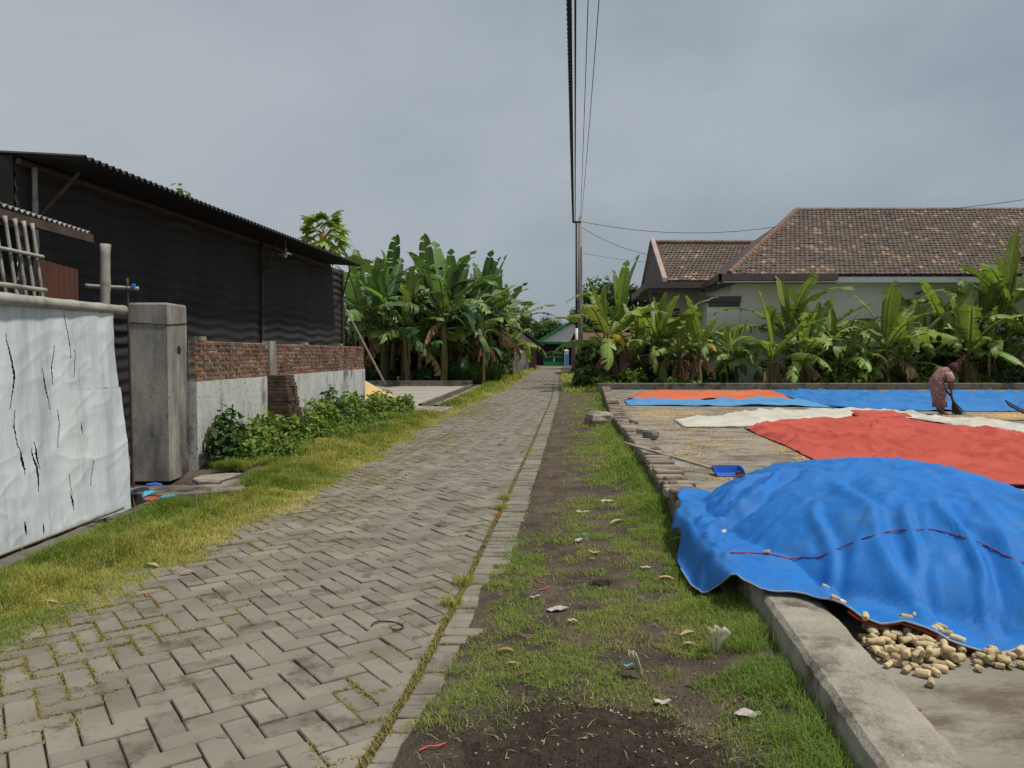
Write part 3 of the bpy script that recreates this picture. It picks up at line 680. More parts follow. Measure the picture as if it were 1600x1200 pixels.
mb = MB(); q0 = np.array((bx - .12, by + .12, SLAB + .06)); q1 = np.array((hx, hy, KERB_T + .15)); mb.tube([q0 * (1 - t) + q1 * t for t in np.linspace(0, 1, 9)], [.016 + .003 * (k % 2) for k in range(9)], 7); mb.build('handle', M['bamboo'], dp, smooth=True)
bp = G(1152, 742, SLAB); br = empty('stick_broom', (bp[0], bp[1], SLAB), 'short brown stick broom lying half under the blue tarp', 'broom')
mb = MB(); r = random.Random(2); d = np.array(G(1190, 772, SLAB)) - np.array(bp); d = d / np.linalg.norm(d)
mb.tube([(bp[0], bp[1], SLAB + .03), (bp[0] + d[0] * .16, bp[1] + d[1] * .16, SLAB + .035)], [.02, .026], 8); mb.build('binding', M['twig'], br)
mb = MB()
for k in range(60):
    s = r.gauss(0, .07); z = r.uniform(0, .05); mb.tube([(bp[0] + d[0] * .14, bp[1] + d[1] * .14, SLAB + .035), (bp[0] + d[0] * .3 - d[1] * s * .5, bp[1] + d[1] * .3 + d[0] * s * .5, SLAB + .03 + z * .5), (bp[0] + d[0] * r.uniform(.42, .55) - d[1] * s, bp[1] + d[1] * r.uniform(.42, .55) + d[0] * s, SLAB + .008 + z)], .003, 3)
mb.build('bristles', M['twig'], br)

# ------------------------------------------------------------------ woman sweeping
wx, wy = G(1471, 648, SLAB)
import bmesh
def make_body():
    V = []; E = []; R_ = []
    o = None
    me_holder = {}
    # build mesh with skin layer through bmesh
    def v(p, r): V.append(p); R_.append(r); return len(V) - 1
    pel = v((-.13, 0, .68), (.13, .15)); wai = v((-.11, 0, .80), (.10, .125)); che = v((0, 0, .92), (.10, .14)); nb = v((.11, 0, .975), (.055, .06)); n2 = v((.18, 0, .99), (.045, .045)); hd = v((.26, 0, 1.01), (.082, .078)); ht = v((.30, 0, 1.04), (.06, .06)); ch = v((.325, 0, .955), (.03, .03)); no = v((.35, 0, 1.0), (.014, .014))
    E += [(pel, wai), (wai, che), (che, nb), (nb, n2), (n2, hd), (hd, ht), (hd, ch), (hd, no)]
    for s in (-1, 1):
        hip = v((-.12, s * .09, .60), (.085, .085)); kn = v((-.02, s * .09, .36), (.058, .058)); ca = v((-.035, s * .09, .24), (.05, .05)); an = v((-.02, s * .085, .06), (.032, .032)); ba = v((.06, s * .09, .022), (.026, .034)); to = v((.12, s * .095, .016), (.016, .03))
        E += [(pel, hip), (hip, kn), (kn, ca), (ca, an), (an, ba), (ba, to)]
        sh = v((.05, s * .16, .92), (.055, .055)); el = v((.08, s * .2, .69), (.038, .038)); wr = v((.16, s * .075, .49), (.026, .026)); pa = v((.185, s * .045, .44), (.028, .02))
        E += [(che, sh), (sh, el), (el, wr), (wr, pa)]
        for k in range(4):
            f1 = v((.215, s * .03, .44 - .018 * k), (.009, .009)); f2 = v((.222, s * .002, .43 - .018 * k), (.008, .008)); E += [(pa, f1), (f1, f2)]
        t1 = v((.18, s * .014, .45), (.01, .01)); t2 = v((.2, -s * .008, .442), (.009, .009)); E += [(pa, t1), (t1, t2)]
    bm = bmesh.new(); lay = bm.verts.layers.skin.verify(); bv = []
    for p, rr_ in zip(V, R_):
        q = bm.verts.new(p); q[lay].radius = rr_; bv.append(q)
    bv[0][lay].use_root = True
    for a, b in E: bm.edges.new((bv[a], bv[b]))
    me = bpy.data.meshes.new('person'); bm.to_mesh(me); bm.free()
    o = bpy.data.objects.new('person', me); C.objects.link(o); me.materials.append(M['skin'])
    m = o.modifiers.new('skin', 'SKIN'); m.use_smooth_shade = True
    ss = o.modifiers.new('sub', 'SUBSURF'); ss.levels = 1; ss.render_levels = 2
    return o
person = make_body(); person.location = (wx, wy, SLAB + .002)
tag(person, 'person in a mauve patterned dress and maroon headscarf bending to sweep the yard', 'person')
def ring_loft(name, rings, m, parent, n=20, wob=0.0, seed=0, skip=None, cap=False):
    r = rs(seed); rows = []
    for k, (c, rx, ry, tilt) in enumerate(rings):
        row = []
        for j in range(n + 1):
            a = 2 * math.pi * (j % n) / n
            q = 1 + wob * (k / len(rings)) * math.sin(a * 7 + seed) + wob * .4 * math.sin(a * 4 + k)
            lx, ly = rx * math.cos(a) * q, ry * math.sin(a) * q
            row.append((c[0] + lx * math.cos(tilt), c[1] + ly, c[2] + lx * math.sin(tilt)))
        rows.append(row)
    mb = MB(); mb.grid(np.array(rows)[:, ::-1])
    if cap: mb.add(rows[-1][:-1], [tuple(range(n))])
    me = mb.mesh(name, smooth=True); me.materials.append(m); o = bpy.data.objects.new(name, me); C.objects.link(o); o.parent = parent; solid(o, .008, 0); return o
dress = ring_loft('dress', [((.11, 0, .985), .06, .075, -1.2), ((.07, 0, .955), .10, .16, -1.0), ((.0, 0, .9), .115, .175, -.75), ((-.08, 0, .82), .12, .165, -.5), ((-.125, 0, .74), .13, .175, -.2), ((-.12, 0, .66), .14, .185, 0), ((-.085, 0, .52), .135, .185, .03), ((-.055, 0, .36), .125, .18, .05), ((-.04, 0, .17), .13, .185, .03)], M['dress'], person, wob=.05, seed=2)
for s in (-1, 1):
    ring_loft('sleeve', [((.035, s * .11, .94), .085, .07, .2), ((.05, s * .165, .9), .078, .07, .1), ((.07, s * .19, .82), .072, .066, 0), ((.08, s * .2, .745), .07, .064, 0)], M['sleeve'], person, n=14, wob=.03)
hd_c = Vector((.26, 0, 1.015)); mb = MB(); rows = []
for i in range(13):
    ph = math.pi * i / 12; row = []
    for j in range(25):
        th = 2 * math.pi * (j % 24) / 24
        row.append((hd_c.x - .012 + .108 * math.sin(ph) * math.cos(th), .1 * math.sin(ph) * math.sin(th), hd_c.z + .005 + .118 * math.cos(ph)))
    rows.append(row)
R_ = np.array(rows); keep = np.ones((12, 24), bool)
for i in range(12):
    for j in range(24):
        c = R_[i:i + 2, j:j + 2].mean((0, 1)); d = (c - np.array(hd_c))
        if d[0] > .028 and -.085 < d[2] < .06: keep[i, j] = False
mb.grid(R_, keep=keep)
for k in range(8):                                    # tail of the scarf hanging from the neck
    pass
t_ = []
for z, w_, dx in [(.99, .10, .14), (.93, .11, .165), (.85, .09, .185), (.74, .075, .19), (.64, .07, .195), (.55, .06, .2)]:
    t_.append([(dx + .02 * math.cos(a * 3), w_ * math.sin(a) * .9, z) if False else (dx + .035 * math.cos(a), w_ * math.sin(a), z) for a in np.linspace(0, 2 * math.pi, 17)])
mb.grid(np.array(t_))
me = mb.mesh('headscarf', smooth=True); me.materials.append(M['scarf']); o = bpy.data.objects.new('headscarf', me); C.objects.link(o); o.parent = person; solid(o, .006, 1)
bm_b = empty('sweeping_broom', (wx + .36, wy, SLAB), 'brown bundled stick broom held in both hands of the person', 'broom')
mb = MB(); mb.tube([(wx + .19, wy, SLAB + .50), (wx + .225, wy, SLAB + .36), (wx + .25, wy, SLAB + .3)], [.017, .022, .03], 8); mb.build('grip', M['twig'], bm_b)
mb = MB(); r = random.Random(9)
for k in range(120):
    a = r.gauss(0, .055); b = r.gauss(0, .06); mb.tube([(wx + .235, wy, SLAB + .33), (wx + .29 + a * .5, wy + b * .5, SLAB + .18), (wx + .37 + a, wy + b, SLAB + .004 + r.uniform(0, .03))], .0045, 3)
mb.build('bristles', M['twig'], bm_b)
# dark tool at the frame edge: a grain-pushing board with pole
tx, ty = G(1598, 657, SLAB)
gb = empty('grain_board', (tx, ty, SLAB), 'dark navy grain-pushing board tilted up on the wet slab', 'tool')
mb = MB(); Mx = Matrix.Translation((tx + .1, ty, SLAB + .13)) @ Matrix.Rotation(math.radians(28), 4, 'Y') @ Matrix.Rotation(.5, 4, 'X'); mb.box(-.48, .48, -.11, .11, -.012, .012, M=Mx); mb.build('board', M['navy'], gb)
mb = MB(); mb.tube([(tx + .1, ty, SLAB + .13), (tx + 1.5, ty + .6, SLAB + .35)], .018, 7); mb.build('pole', M['bamboo'], gb)

# ------------------------------------------------------------------ left fence: white sheet on bamboo
FX = lerp([(2.6, -3.95), (5.65, -3.77), (7.12, -3.655)])
NY, NZ = 560, 240
y = np.linspace(2.7, 7.1, NY); z = np.linspace(0, 1, NZ)
YY, ZT = np.meshgrid(y, z, indexing='ij')
zb = -.03 + .05 * fbm(y * 1.5, y * 0, 3); zt = 1.845
ZZ = zb[:, None] + (zt - zb)[:, None] * ZT
wr = (1 - np.abs(2 * fbm(YY * 1.1 + ZT * 1.3, ZT * 5 - YY * .6, 5, 3) - 1)) ** 4
wr2 = (1 - np.abs(2 * fbm(YY * 4.0, ZT * 1.2, 8, 3) - 1)) ** 3
XXf = FX(YY) + .006 * wr * (1.2 - .6 * ZT) + .010 * wr2 * (1.3 - ZT) + .004 * (1 - np.abs(2 * fbm(YY * 1.6 + ZT * 3.0, ZT * 9 - YY * 3, 31, 2) - 1)) ** 3 + .02 * (fbm(YY * .8, ZT * 1.5, 2) - .5) + .05 * (1 - ZT) ** 2
yend = 7.06 + .10 * (1 - ZT) ** 1.2 * (ZT < .62) + .05 * np.sin(ZT * 5) ; YYf = YY + (yend - 7.06) * smooth(6.2, 7.1, YY)
keep = np.ones((NY - 1, NZ - 1), bool); r = rs(21)
tears = []
for px, p0, p1, w in [(14, 520, 640, .016), (20, 640, 700, .01), (50, 690, 735, .016), (68, 575, 640, .012), (82, 540, 600, .009), (105, 480, 560, .008), (112, 545, 590, .005), (22, 700, 745, .02), (43, 700, 770, .02), (97, 770, 800, .02), (26, 815, 838, .02), (56, 820, 835, .015), (120, 660, 680, .014), (134, 720, 760, .008), (82, 640, 700, .008), (100, 740, 775, .008)]:
    for yv in [None]:
        best = min(np.linspace(4.5, 7.1, 300), key=lambda q: abs(800 + 1200 * float(FX(q)) / q - px))
        za = CAM_H - (p0 - HORIZON) * best / 1200; zb_ = CAM_H - (p1 - HORIZON) * best / 1200
        tears.append((best, zb_, za, w))
for q in range(10): 
    yy = r.uniform(2.9, 5.2); z0 = r.uniform(.3, 1.2); tears.append((yy, z0, z0 + r.uniform(.1, .5), r.uniform(.006, .016)))
yc = (YYf[:-1, :-1] + YYf[1:, 1:]) / 2; zc_ = (ZZ[:-1, :-1] + ZZ[1:, 1:]) / 2
for (ty_, z0, z1, w) in tears:
    t = (zc_ - z0) / (z1 - z0); yc0 = ty_ + .03 * np.sin(zc_ * 9 + ty_ * 7) + .02 * (fbm(zc_ * 14, zc_ * 0 + ty_, 4) - .5)
    keep &= ~((t > 0) & (t < 1) & (np.abs(yc - yc0) < np.maximum(w * .6 * np.sin(math.pi * np.clip(t, 0, 1)), .0042)))
fence = empty('sheet_fence', (-3.7, 6, 0), 'torn white plastic sheet fence hung from a bamboo rail', 'fence')
mb = MB(); mb.grid(np.stack([XXf, YYf, ZZ], -1), keep=keep); mb.build('sheet', M['sheet_white'], fence, smooth=True)
def bamboo(mb, p0, p1, r0, r1, nodes=6, n=10, bow=0.0):
    p0, p1 = np.array(p0, float), np.array(p1, float); pts = []; rad = []
    for k in range(nodes * 4 + 1):
        t = k / (nodes * 4); q = p0 * (1 - t) + p1 * t; q[2] += bow * math.sin(math.pi * t); pts.append(q); rad.append((r0 * (1 - t) + r1 * t) * (1.13 if k % 4 == 0 else 1.0))
    mb.tube(pts, rad, n)
mb = MB(); bamboo(mb, (-3.90, 2.6, 1.875), (float(FX(7.1)) + .0, 7.25, 1.86), .047, .043, 12, bow=-.01); mb.build('rail', M['bamboo_grey'], fence, smooth=True)
mb = MB(); bamboo(mb, (-3.86, 2.6, 1.975), (-3.75, 6.2, 1.96), .02, .018, 9); mb.build('top_cane', M['bamboo_grey'], fence, smooth=True)
mb = MB(); bamboo(mb, (-3.79, 7.08, -.1), (-3.745, 7.12, 2.46), .043, .043, 7); mb.build('post', M['bamboo_grey'], fence, smooth=True)
mb = MB(); bamboo(mb, (-3.96, 4.0, -.1), (-3.96, 4.0, 1.87), .04, .04, 6); mb.build('post', M['bamboo_grey'], fence, smooth=True)
mb = MB(); mb.grid(np.array([[(float(FX(yy)) - .13, yy, zz_) for zz_ in (-.05, 1.0, 1.84)] for yy in (2.7, 5, 7.0)])); solid(mb.build('shade_backing', M['dark'], fence), .01)  # dark panel added so the tears show shade behind the sheet
mb = MB(); mb.box(-3.83, -3.795, 7.2, 7.235, 0, 1.9); mb.build('stake', M['wood_dark'], fence)
# drain edging
de = empty('drain_edging', (-3.45, 6, -.1), 'mossy concrete drain edging along the foot of the white sheet fence', 'edging')
for (a, b) in ((2.2, 4.3), (4.33, 6.35)):
    mb = MB(); mb.grid(np.array([[(-3.36 + j[0], yy, -.2), (-3.37 + j[1], yy, .035), (-3.50 + j[1], yy, .045), (-3.51, yy, -.2)] for yy, j in zip(np.linspace(a, b, 14), (rs(int(a * 10)).random((14, 2)) - .5) * .02)])); 
    mb.build('edge_stone', M['kerb_dark'], de)
mb = MB(); mb.box(-3.47, -3.36, 6.5, 7.4, -.02, .045, M=Matrix.Rotation(0, 4, 'Z')); mb.build('edge_stone', M['kerb_dark'], de)
mb = MB(); mb.tube([(-3.6, 3, .04), (-3.58, 5, .05), (-3.52, 6.9, .06)], .016, 7); mb.build('pipe', M['bamboo_grey'], de, smooth=True)

# ------------------------------------------------------------------ lean-to behind the fence
lt = empty('lean_to', (-4.6, 7, 0), 'small lean-to with tin roof and bamboo lattice behind the white sheet fence', 'shelter')
def corrugated(mb, O, U, V, lu, lv, pitch=.08, amp=.018, sub=6):
    O, U, V = Vector(O), Vector(U).normalized(), Vector(V).normalized(); Nn = U.cross(V).normalized(); n = int(lu / pitch * sub)
    rows = []
    for k in range(n + 1):
        a = lu * k / n; hgt = amp * math.sin(2 * math.pi * a / pitch)
        rows.append([O + U * a + V * b + Nn * hgt for b in (0, lv / 2, lv)])
    return mb.grid(np.array([[tuple(p) for p in row] for row in rows]))
mb = MB(); corrugated(mb, (-4.28, 4.6, 2.74), (-.03, 1, -.01), (-1, 0, .14), 3.45, 2.2, .085, .016); solid(mb.build('roof', M['tin_light'], lt), .004)
mb = MB(); mb.box(-4.40, -4.33, 4.6, 8.0, 2.60, 2.68); mb.build('beam', M['wood_dark'], lt)
for yy in (6.42, 6.56, 6.69, 6.81, 6.93, 6.30, 6.16, 6.02, 5.88):
    mb = MB(); bamboo(mb, (-4.24, yy + .1, 1.6), (-4.3, yy, 2.62), .016, .016, 4, 7); mb.build('lattice_bar', M['bamboo_grey'], lt, smooth=True)
mb = MB(); bamboo(mb, (-4.25, 5.2, 2.33), (-4.24, 6.98, 2.325), .017, .017, 8, 7); mb.build('lattice_rail', M['bamboo_grey'], lt, smooth=True)
mb = MB(); mb.box(-4.6, -4.55, 4.6, 7.1, 0, 2.6); mb.build('back_wall', M['dark'], lt)
mb = MB(); corrugated(mb, (-4.32, 7.0, 1.3), (.03, 1, -.06), (0, 0, 1), .66, 1.02, .085, .016); solid(mb.build('rusty_sheet', M['rust'], lt), .004)['label'] = 'rusty red corrugated sheet'
mb = MB(); bamboo(mb, (-5.2, 7.9, 0), (-5.2, 7.9, 2.8), .035, .032, 6, 8); mb.build('post', M['bamboo_grey'], lt, smooth=True)
fr = empty('bamboo_trellis', (-3.95, 7.75, 0), 'small tied bamboo trellis with a blue rag between fence and pillar', 'trellis')
mb = MB(); bamboo(mb, (-4.2, 7.6, 2.12), (-3.72, 7.68, 2.1), .022, .02, 3, 7); mb.build('crossbar', M['bamboo_grey'], fr, smooth=True)
mb = MB(); bamboo(mb, (-3.80, 7.66, -.1), (-3.82, 7.66, 2.2), .013, .012, 6, 7); mb.build('upright', M['wood_dark'], fr, smooth=True)
mb = rock_mesh(5, .02, .018, .028, .5, 8); mb.v = [(a - 3.76, b + 7.66, c + 2.12) for a, b, c in mb.v]; mb.build('rag', M['blue_plastic'], fr)

# ------------------------------------------------------------------ pillar and wall
mb = MB(); px0, px1, py0, py1 = -4.63, -4.17, 9.3, 9.86; rows = []; r = rs(31)
zs = [-.1, .1, .3, .6, 1.0, 1.4, 1.8, 2.045, 2.07]
for k, zz_ in enumerate(zs):
    i = .0 if k < len(zs) - 1 else .012
    row = []
    for (a, b) in ((px0 + i, py0 + i), (px1 - i, py0 + i), (px1 - i, py1 - i), (px0 + i, py1 - i), (px0 + i, py0 + i)):
        row.append((a, b, zz_))
    rows.append(row)
mb.grid(np.array(rows)[:, ::-1]); mb.add([rows[-1][q] for q in range(4)], [(0, 1, 2, 3)])
pil = mb.build('gate_pillar', M['pillar']); tag(pil, 'weathered grey concrete gate pillar blackened at its foot', 'pillar')
mb = MB(); mb.tube([(px0 - .006, py0 - .006, 1.83), (px1 + .005, py0 - .006, 1.80), (px1 + .005, py1, 1.84)], .006, 5); mb.build('wire', M['black'], pil)
mb = MB(); mb.tube([(px1 - .004, 9.62, 1.5), (px1 + .004, 9.62, 1.5)], .055, 12); mb.build('hole', M['dark'], pil)

WA, WB = (-4.10, 9.9), (-3.58, 18.5)
def wallpt(s, out=0.0):                               # s metres along the wall, out towards the lane
    d = np.array(WB) - np.array(WA); Lw = np.linalg.norm(d); d = d / Lw; nrm = np.array([d[1], -d[0]])
    q = np.array(WA) + d * s + nrm * out; return float(q[0]), float(q[1])
WL = float(np.linalg.norm(np.array(WB) - np.array(WA)))
wall = empty('boundary_wall', (-3.9, 14, 0), 'long wall of grey plaster below and bare red brick above', 'wall')
def slab_on_wall(mb, s0, s1, o0, o1, z0, z1, a=0.0):
    p = [wallpt(s0, o0), wallpt(s0, o1), wallpt(s1, o1), wallpt(s1, o0)]
    vs = [(x, y, z) for z in (z0, z1) for x, y in p]
    mb.add(vs, [(0, 1, 2, 3)[::-1], (4, 5, 6, 7), (0, 1, 5, 4), (1, 2, 6, 5), (2, 3, 7, 6), (3, 0, 4, 7)], a)
mb = MB(); ss_ = np.linspace(0, WL, 60); zz_ = np.linspace(-.1, 1.09, 12)
Pn = np.array([[(*wallpt(s, .035 + .015 * (float(fbm(s * 1.3, z * 1.3, 6)) - .5)), z + (0 if z < 1.05 else .018 * (float(fbm(s * 2, 1, 3)) - .5))) for z in zz_] for s in ss_])
mb.grid(Pn); top = Pn[:, -1]; back = np.array([(*wallpt(s, -.1), 1.09) for s in ss_]); mb.grid(np.stack([top, back], 1)); mb.grid(np.stack([back, np.array([(*wallpt(s, -.1), -.1) for s in ss_])], 1))
mb.add([Pn[-1, 0], Pn[-1, -1], back[-1], (*wallpt(WL, -.1), -.1)], [(0, 1, 2, 3)]); mb.add([Pn[0, 0], Pn[0, -1], back[0], (*wallpt(0, -.1), -.1)], [(3, 2, 1, 0)])
mb.build('plaster', M['plaster'], wall)
mb = MB(); slab_on_wall(mb, 0.01, WL - .01, -.075, .0, 1.08, 1.618); mb.build('mortar_bed', M['mortar'], wall)
r = random.Random(17); rows_ = 8; cz = .0675
for k in range(rows_):
    s = -.12 * (k % 2) + .0
    while s < WL:
        l_ = r.uniform(.215, .245); a, b = max(s + r.uniform(.006, .018), .005), min(s + l_ - r.uniform(.006, .018), WL - .005)
        if b - a > .05 and not (2.55 < (a + b) / 2 < 2.72 and k < 8):
            mb = MB(); z0 = 1.095 + k * cz + r.uniform(-.004, .004); slab_on_wall(mb, a, b, -.05, .008 + r.uniform(0, .014), z0 + .003, z0 + cz - .026 + r.uniform(-.006, .005), r.random())
            mb.build('brick', M['brick'], wall)
        s += l_
mb = MB(); slab_on_wall(mb, 2.5, 2.78, -.08, .05, 1.09, 1.66); mb.build('plaster_column', M['pillar'], wall)
mb = MB()
for (s, z) in ((.12, 1.63), (4.3, 1.62), (6.6, 1.62)): slab_on_wall(mb, s, s + .2, -.06, .02, z - .005, z + .05)
mb.build('coping_lump', M['stone'], wall)
# brick buttress
bt = empty('brick_buttress', (*wallpt(2.6, .3), 0), 'dark mossy brick buttress leaning against the boundary wall', 'buttress')
r = random.Random(23)
for k in range(19):
    z0 = k * .06 - .03; f = 1 - k / 19; out = .33 + .17 * f ** 1.5; s0, s1 = 2.40 - .02 * f, 2.85 + .25 * f ** 1.5
    n = 3
    for q in range(n):
        mb = MB(); a = s0 + (s1 - s0) * q / n; b = s0 + (s1 - s0) * (q + 1) / n
        slab_on_wall(mb, a + .004, b - .004, .03, out + r.uniform(-.02, .02), z0 + .002, z0 + .055, r.random()); mb.build('brick', M['brick_old'], bt)

# ------------------------------------------------------------------ netted shed
def lin(a, b, t): return np.array(a) * (1 - t) + np.array(b) * t
EN, EF = np.array((-4.80, 8.7)), np.array((-3.74, 19.3))
SN, SF = np.array((-5.66, 8.8)), np.array((-4.45, 20.2))
shed = empty('netted_shed', (-6, 14, 0), 'long dark shed with a corrugated tin roof and walls of black netting', 'shed')
n = 110; rows = []
Hs = 110
for i, t in enumerate(np.linspace(0, 1, n)):
    c = lin(SN, SF, t); row = []
    for j, q in enumerate(np.linspace(0, 1, Hs)):
        zz_ = -.05 + 3.68 * q; sag = .07 * math.sin(t * 9.5 * math.pi) ** 2 + .12 * float(vnoise(t * 6, .5, 8))
        ph = (zz_ + sag * .8 + 0.0) / .17
        d = (.02 + .035 * float(vnoise(t * 7, zz_ * 2.2, 5))) * (abs((ph % 1) - .5) * 2) ** 1.5 + .025 * float(vnoise(t * 13, q * 3, 2))
        row.append((c[0] + d, c[1], zz_))
    rows.append(row)
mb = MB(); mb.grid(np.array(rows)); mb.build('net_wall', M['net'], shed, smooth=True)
mb = MB(); mb.grid(np.array([[(SN[0] + 0.0, SN[1], z), (-11, 8.8, z)] for z in (-.05, 3.7)])); mb.build('end_panel', M['dark'], shed)  # dark panel stands in for the shade inside the open near end
mb = MB(); mb.grid(np.array([[(SF[0], SF[1], z), (-11, SF[1], z)] for z in (-.05, 3.6)])); mb.build('end_panel', M['net'], shed)
U = Vector((EF[0] - EN[0], EF[1] - EN[1], 0)); lu = U.length
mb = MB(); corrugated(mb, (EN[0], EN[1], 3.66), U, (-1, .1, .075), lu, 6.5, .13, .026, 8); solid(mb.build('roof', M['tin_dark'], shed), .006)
for off, zz_ in ((.80, 3.635),):
    mb = MB(); a = EN + np.array((-off, 0)); b = EF + np.array((-off, 0)); mb.tube([(a[0], a[1] + .1, zz_), (b[0], b[1] - .05, zz_)], .03 if off < .5 else .036, 6); mb.build('purlin', M['wood_dark'], shed)
for t in (.02, .557, .985):
    c = lin(SN, SF, t); mb = MB(); bamboo(mb, (c[0] + .06, c[1], 0), (c[0] + .08, c[1], 3.62), .035, .03, 8, 8); mb.build('post', M['wood_dark'] if t > .1 else M['bamboo_grey'], shed, smooth=True)
    e = lin(EN, EF, t); mb = MB(); mb.tube([(c[0] + .08, c[1], 3.0), (e[0] - .3, e[1] + .2, 3.58)], .02, 6); mb.build('brace', M['wood_dark'], shed)
# lamp under the eave
lp = P(446, 398, 14.9); lamp = empty('shade_lamp', lp, 'small round tin-shaded bulb lamp hanging under the shed eave', 'lamp')
mb = MB(); lx, ly, lz = lp
for (p, q) in (((.13, -.0), (.11, .02)), ((.11, .02), (.04, .055)), ((.04, .055), (.03, .12)), ((.03, .12), (.012, .14))):
    mb.tube([(lx, ly, lz + p[1]), (lx, ly, lz + q[1] + .001)], [p[0], q[0]], 16, cap=False)
mb.build('shade', M['lamp_metal'], lamp, smooth=True)
mb = MB(); mb.tube([(lx, ly, lz + .13), (lx, ly, 3.64)], .008, 6); mb.build('rod', M['lamp_metal'], lamp)
mb = rock_mesh(3, .035, .035, .045, 0, 10); mb.v = [(a + lx, b + ly, c + lz - .01) for a, b, c in mb.v]; mb.build('bulb', M['bulb'], lamp, smooth=True)

# ------------------------------------------------------------------ left yard
lyl = lerp([(18.5, -2.75), (20, -2.55), (33.8, -1.85)])
mb = MB(); mb.grid(np.array([[(-16, y, .03), (-8, y, .03), (float(lyl(y)), y, .03)] for y in np.linspace(18.8, 33.8, 12)]))
tag(mb.build('pale_yard', M['slab_white'], origin=(0, 0, .03)), 'pale concrete yard beyond the brick wall', kind='structure')
mb = MB(); mb.box(-16, -1.75, 33.8, 34.05, -.1, .27); tag(mb.build('low_wall', M['kerb_dark']), 'low dark mossy upstand at the foot of the dense banana grove', 'low wall')
dr = empty('drain_channel', (-2.2, 26, -.05), 'narrow open drain of two thin kerbs beside the pale yard', 'drain')
for o_, h_ in ((.0, .11), (.42, .09)):
    mb = MB(); mb.grid(np.array([[(float(lyl(y)) + o_, y, -.1), (float(lyl(y)) + o_, y, h_), (float(lyl(y)) + o_ + .1, y, h_), (float(lyl(y)) + o_ + .1, y, -.1)] for y in np.linspace(20.6, 33.6, 14)])); mb.build('kerb_stone', M['kerb'] if o_ else M['kerb_dark'], dr)
mb = MB(); mb.prism([(-3.0, 18.6), (-1.75, 18.4), (-1.55, 19.8), (-2.9, 20.3)], -.05, .09, bev=.02); tag(mb.build('crossing_slab', M['kerb']), 'flat concrete crossing slab over the drain at the pale yard', 'slab')
# grain heap on the left yard
gxp, gyp = G(574, 622, .03)
mb = MB(); rows = []
for i in range(14):
    q = i / 13; rows.append([(gxp - .15 + 1.0 * q * math.cos(a) * (1 + .06 * math.sin(a * 5)), gyp + .4 + .9 * q * math.sin(a), .03 + .55 * max(0, (1 - q)) ** 1.15 + .012 * RNG.random()) for a in np.linspace(0, 2 * math.pi, 33)])
R_ = np.array(rows); R_[:, -1] = R_[:, 0]; mb.grid(R_); M['grain'] = mat('grain', (.62, .43, .2), (.52, .34, .14), scale=30, rough=.9, bump=.6, bscale=90)
tag(mb.build('grain_heap', M['grain'], smooth=True), 'cone-shaped heap of pale yellow grain on the pale yard', 'heap')
p0 = P(541, 484, 31.0); x1, y1 = G(604, 604, .03)
mb = MB(); bamboo(mb, p0, (x1, y1, .03), .035, .045, 9, 8); tag(mb.build('bamboo_pole', M['bamboo'], smooth=True), 'long bare bamboo pole leaning into the dense banana grove', 'pole')

# ------------------------------------------------------------------ bananas
def leaf_mesh(seed, Ln, W, a0, droop, tear, sag, m, fold=.25):
    r = rs(seed); mb = MB(); ns = 40; pet = .13
    s = np.linspace(0, 1, ns + 1); ang = np.radians(a0 - droop * s ** 1.4)
    dx = np.cos(ang) * Ln / ns; dz = np.sin(ang) * Ln / ns
    x = np.r_[0, np.cumsum(dx[:-1])]; zz = np.r_[0, np.cumsum(dz[:-1])]; side = np.cumsum(r.normal(0, .004, ns + 1)) * Ln * .3
    def at(q): return np.array([np.interp(q, s, x), np.interp(q, s, side), np.interp(q, s, zz)]), math.radians(a0 - droop * q ** 1.4)
    mb.tube([at(q)[0] for q in np.linspace(0, 1, 12)], [.03 * (1 - q) ** .7 + .004 for q in np.linspace(0, 1, 12)], 5, 1.0)
    def width(q):
        t = (q - pet) / (1 - pet); t = min(max(t, 0), 1); return W * min(1, (t / .12) ** .6 if t > 0 else 0) * (1 - max(0, (t - .55) / .45) ** 2.2) ** .6
    for sd in (-1, 1):
        q = pet
        while q < 1 - 1e-4:
            step = r.choice([.02, .03, .045, .07, .12, .25], p=[.2, .25, .22, .16, .1, .07]) if r.random() < tear else r.uniform(.12, .35)
            q1 = min(1, q + step); n = max(1, int(math.ceil((q1 - q) / .035)))
            dr_ = sag * (r.uniform(.2, 1.4) if r.random() < tear + .2 else .3); shear = r.uniform(-.04, .10) * tear; twist = r.normal(0, .35) * tear; wl_ = r.uniform(.78, 1.06) if r.random() < tear else 1.0; pin_ = r.uniform(.2, .75) * tear
            rows = []
            for k in range(n + 1):
                qq = q + (q1 - q) * k / n; c, an = at(qq); nrm = np.array([-math.sin(an), 0, math.cos(an)]); tan = np.array([math.cos(an), 0, math.sin(an)]); w = width(qq); row = []
                tp = 1 - pin_ if step < .25 else 1; w = w * (wl_ if step < .25 else 1)
                for e in (0, .35, .7, 1.0):
                    y_ = sd * w * e * math.cos(fold) * .98; up = w * e * math.sin(fold) - dr_ * w * e ** 1.8 * 1.1
                    y_ *= (1 - .35 * min(1, dr_) * e ** 2)
                    sh = (shear * e + (2 * k / n - 1) * (q1 - q) * .5 * (tp - 1) * e) * Ln + .10 * w * e
                    row.append(c + nrm * (up + twist * (k / n - .5) * w * e * .6) * 1.0 + np.array([0, y_, 0]) + tan * sh + np.array([0, 0, -abs(dr_) * w * e * e * .25]))
                rows.append(row)
            R_ = np.array(rows); att = np.tile(np.array([.8, .1, 0, 0]), (n + 1, 1)); mb.grid(R_ if sd > 0 else R_[:, ::-1], att if sd > 0 else att[:, ::-1])
            q = q1 + (.004 if r.random() < tear else 0)
    me = mb.mesh('leaf', smooth=True); me.materials.append(m); return me
KINDS = {}
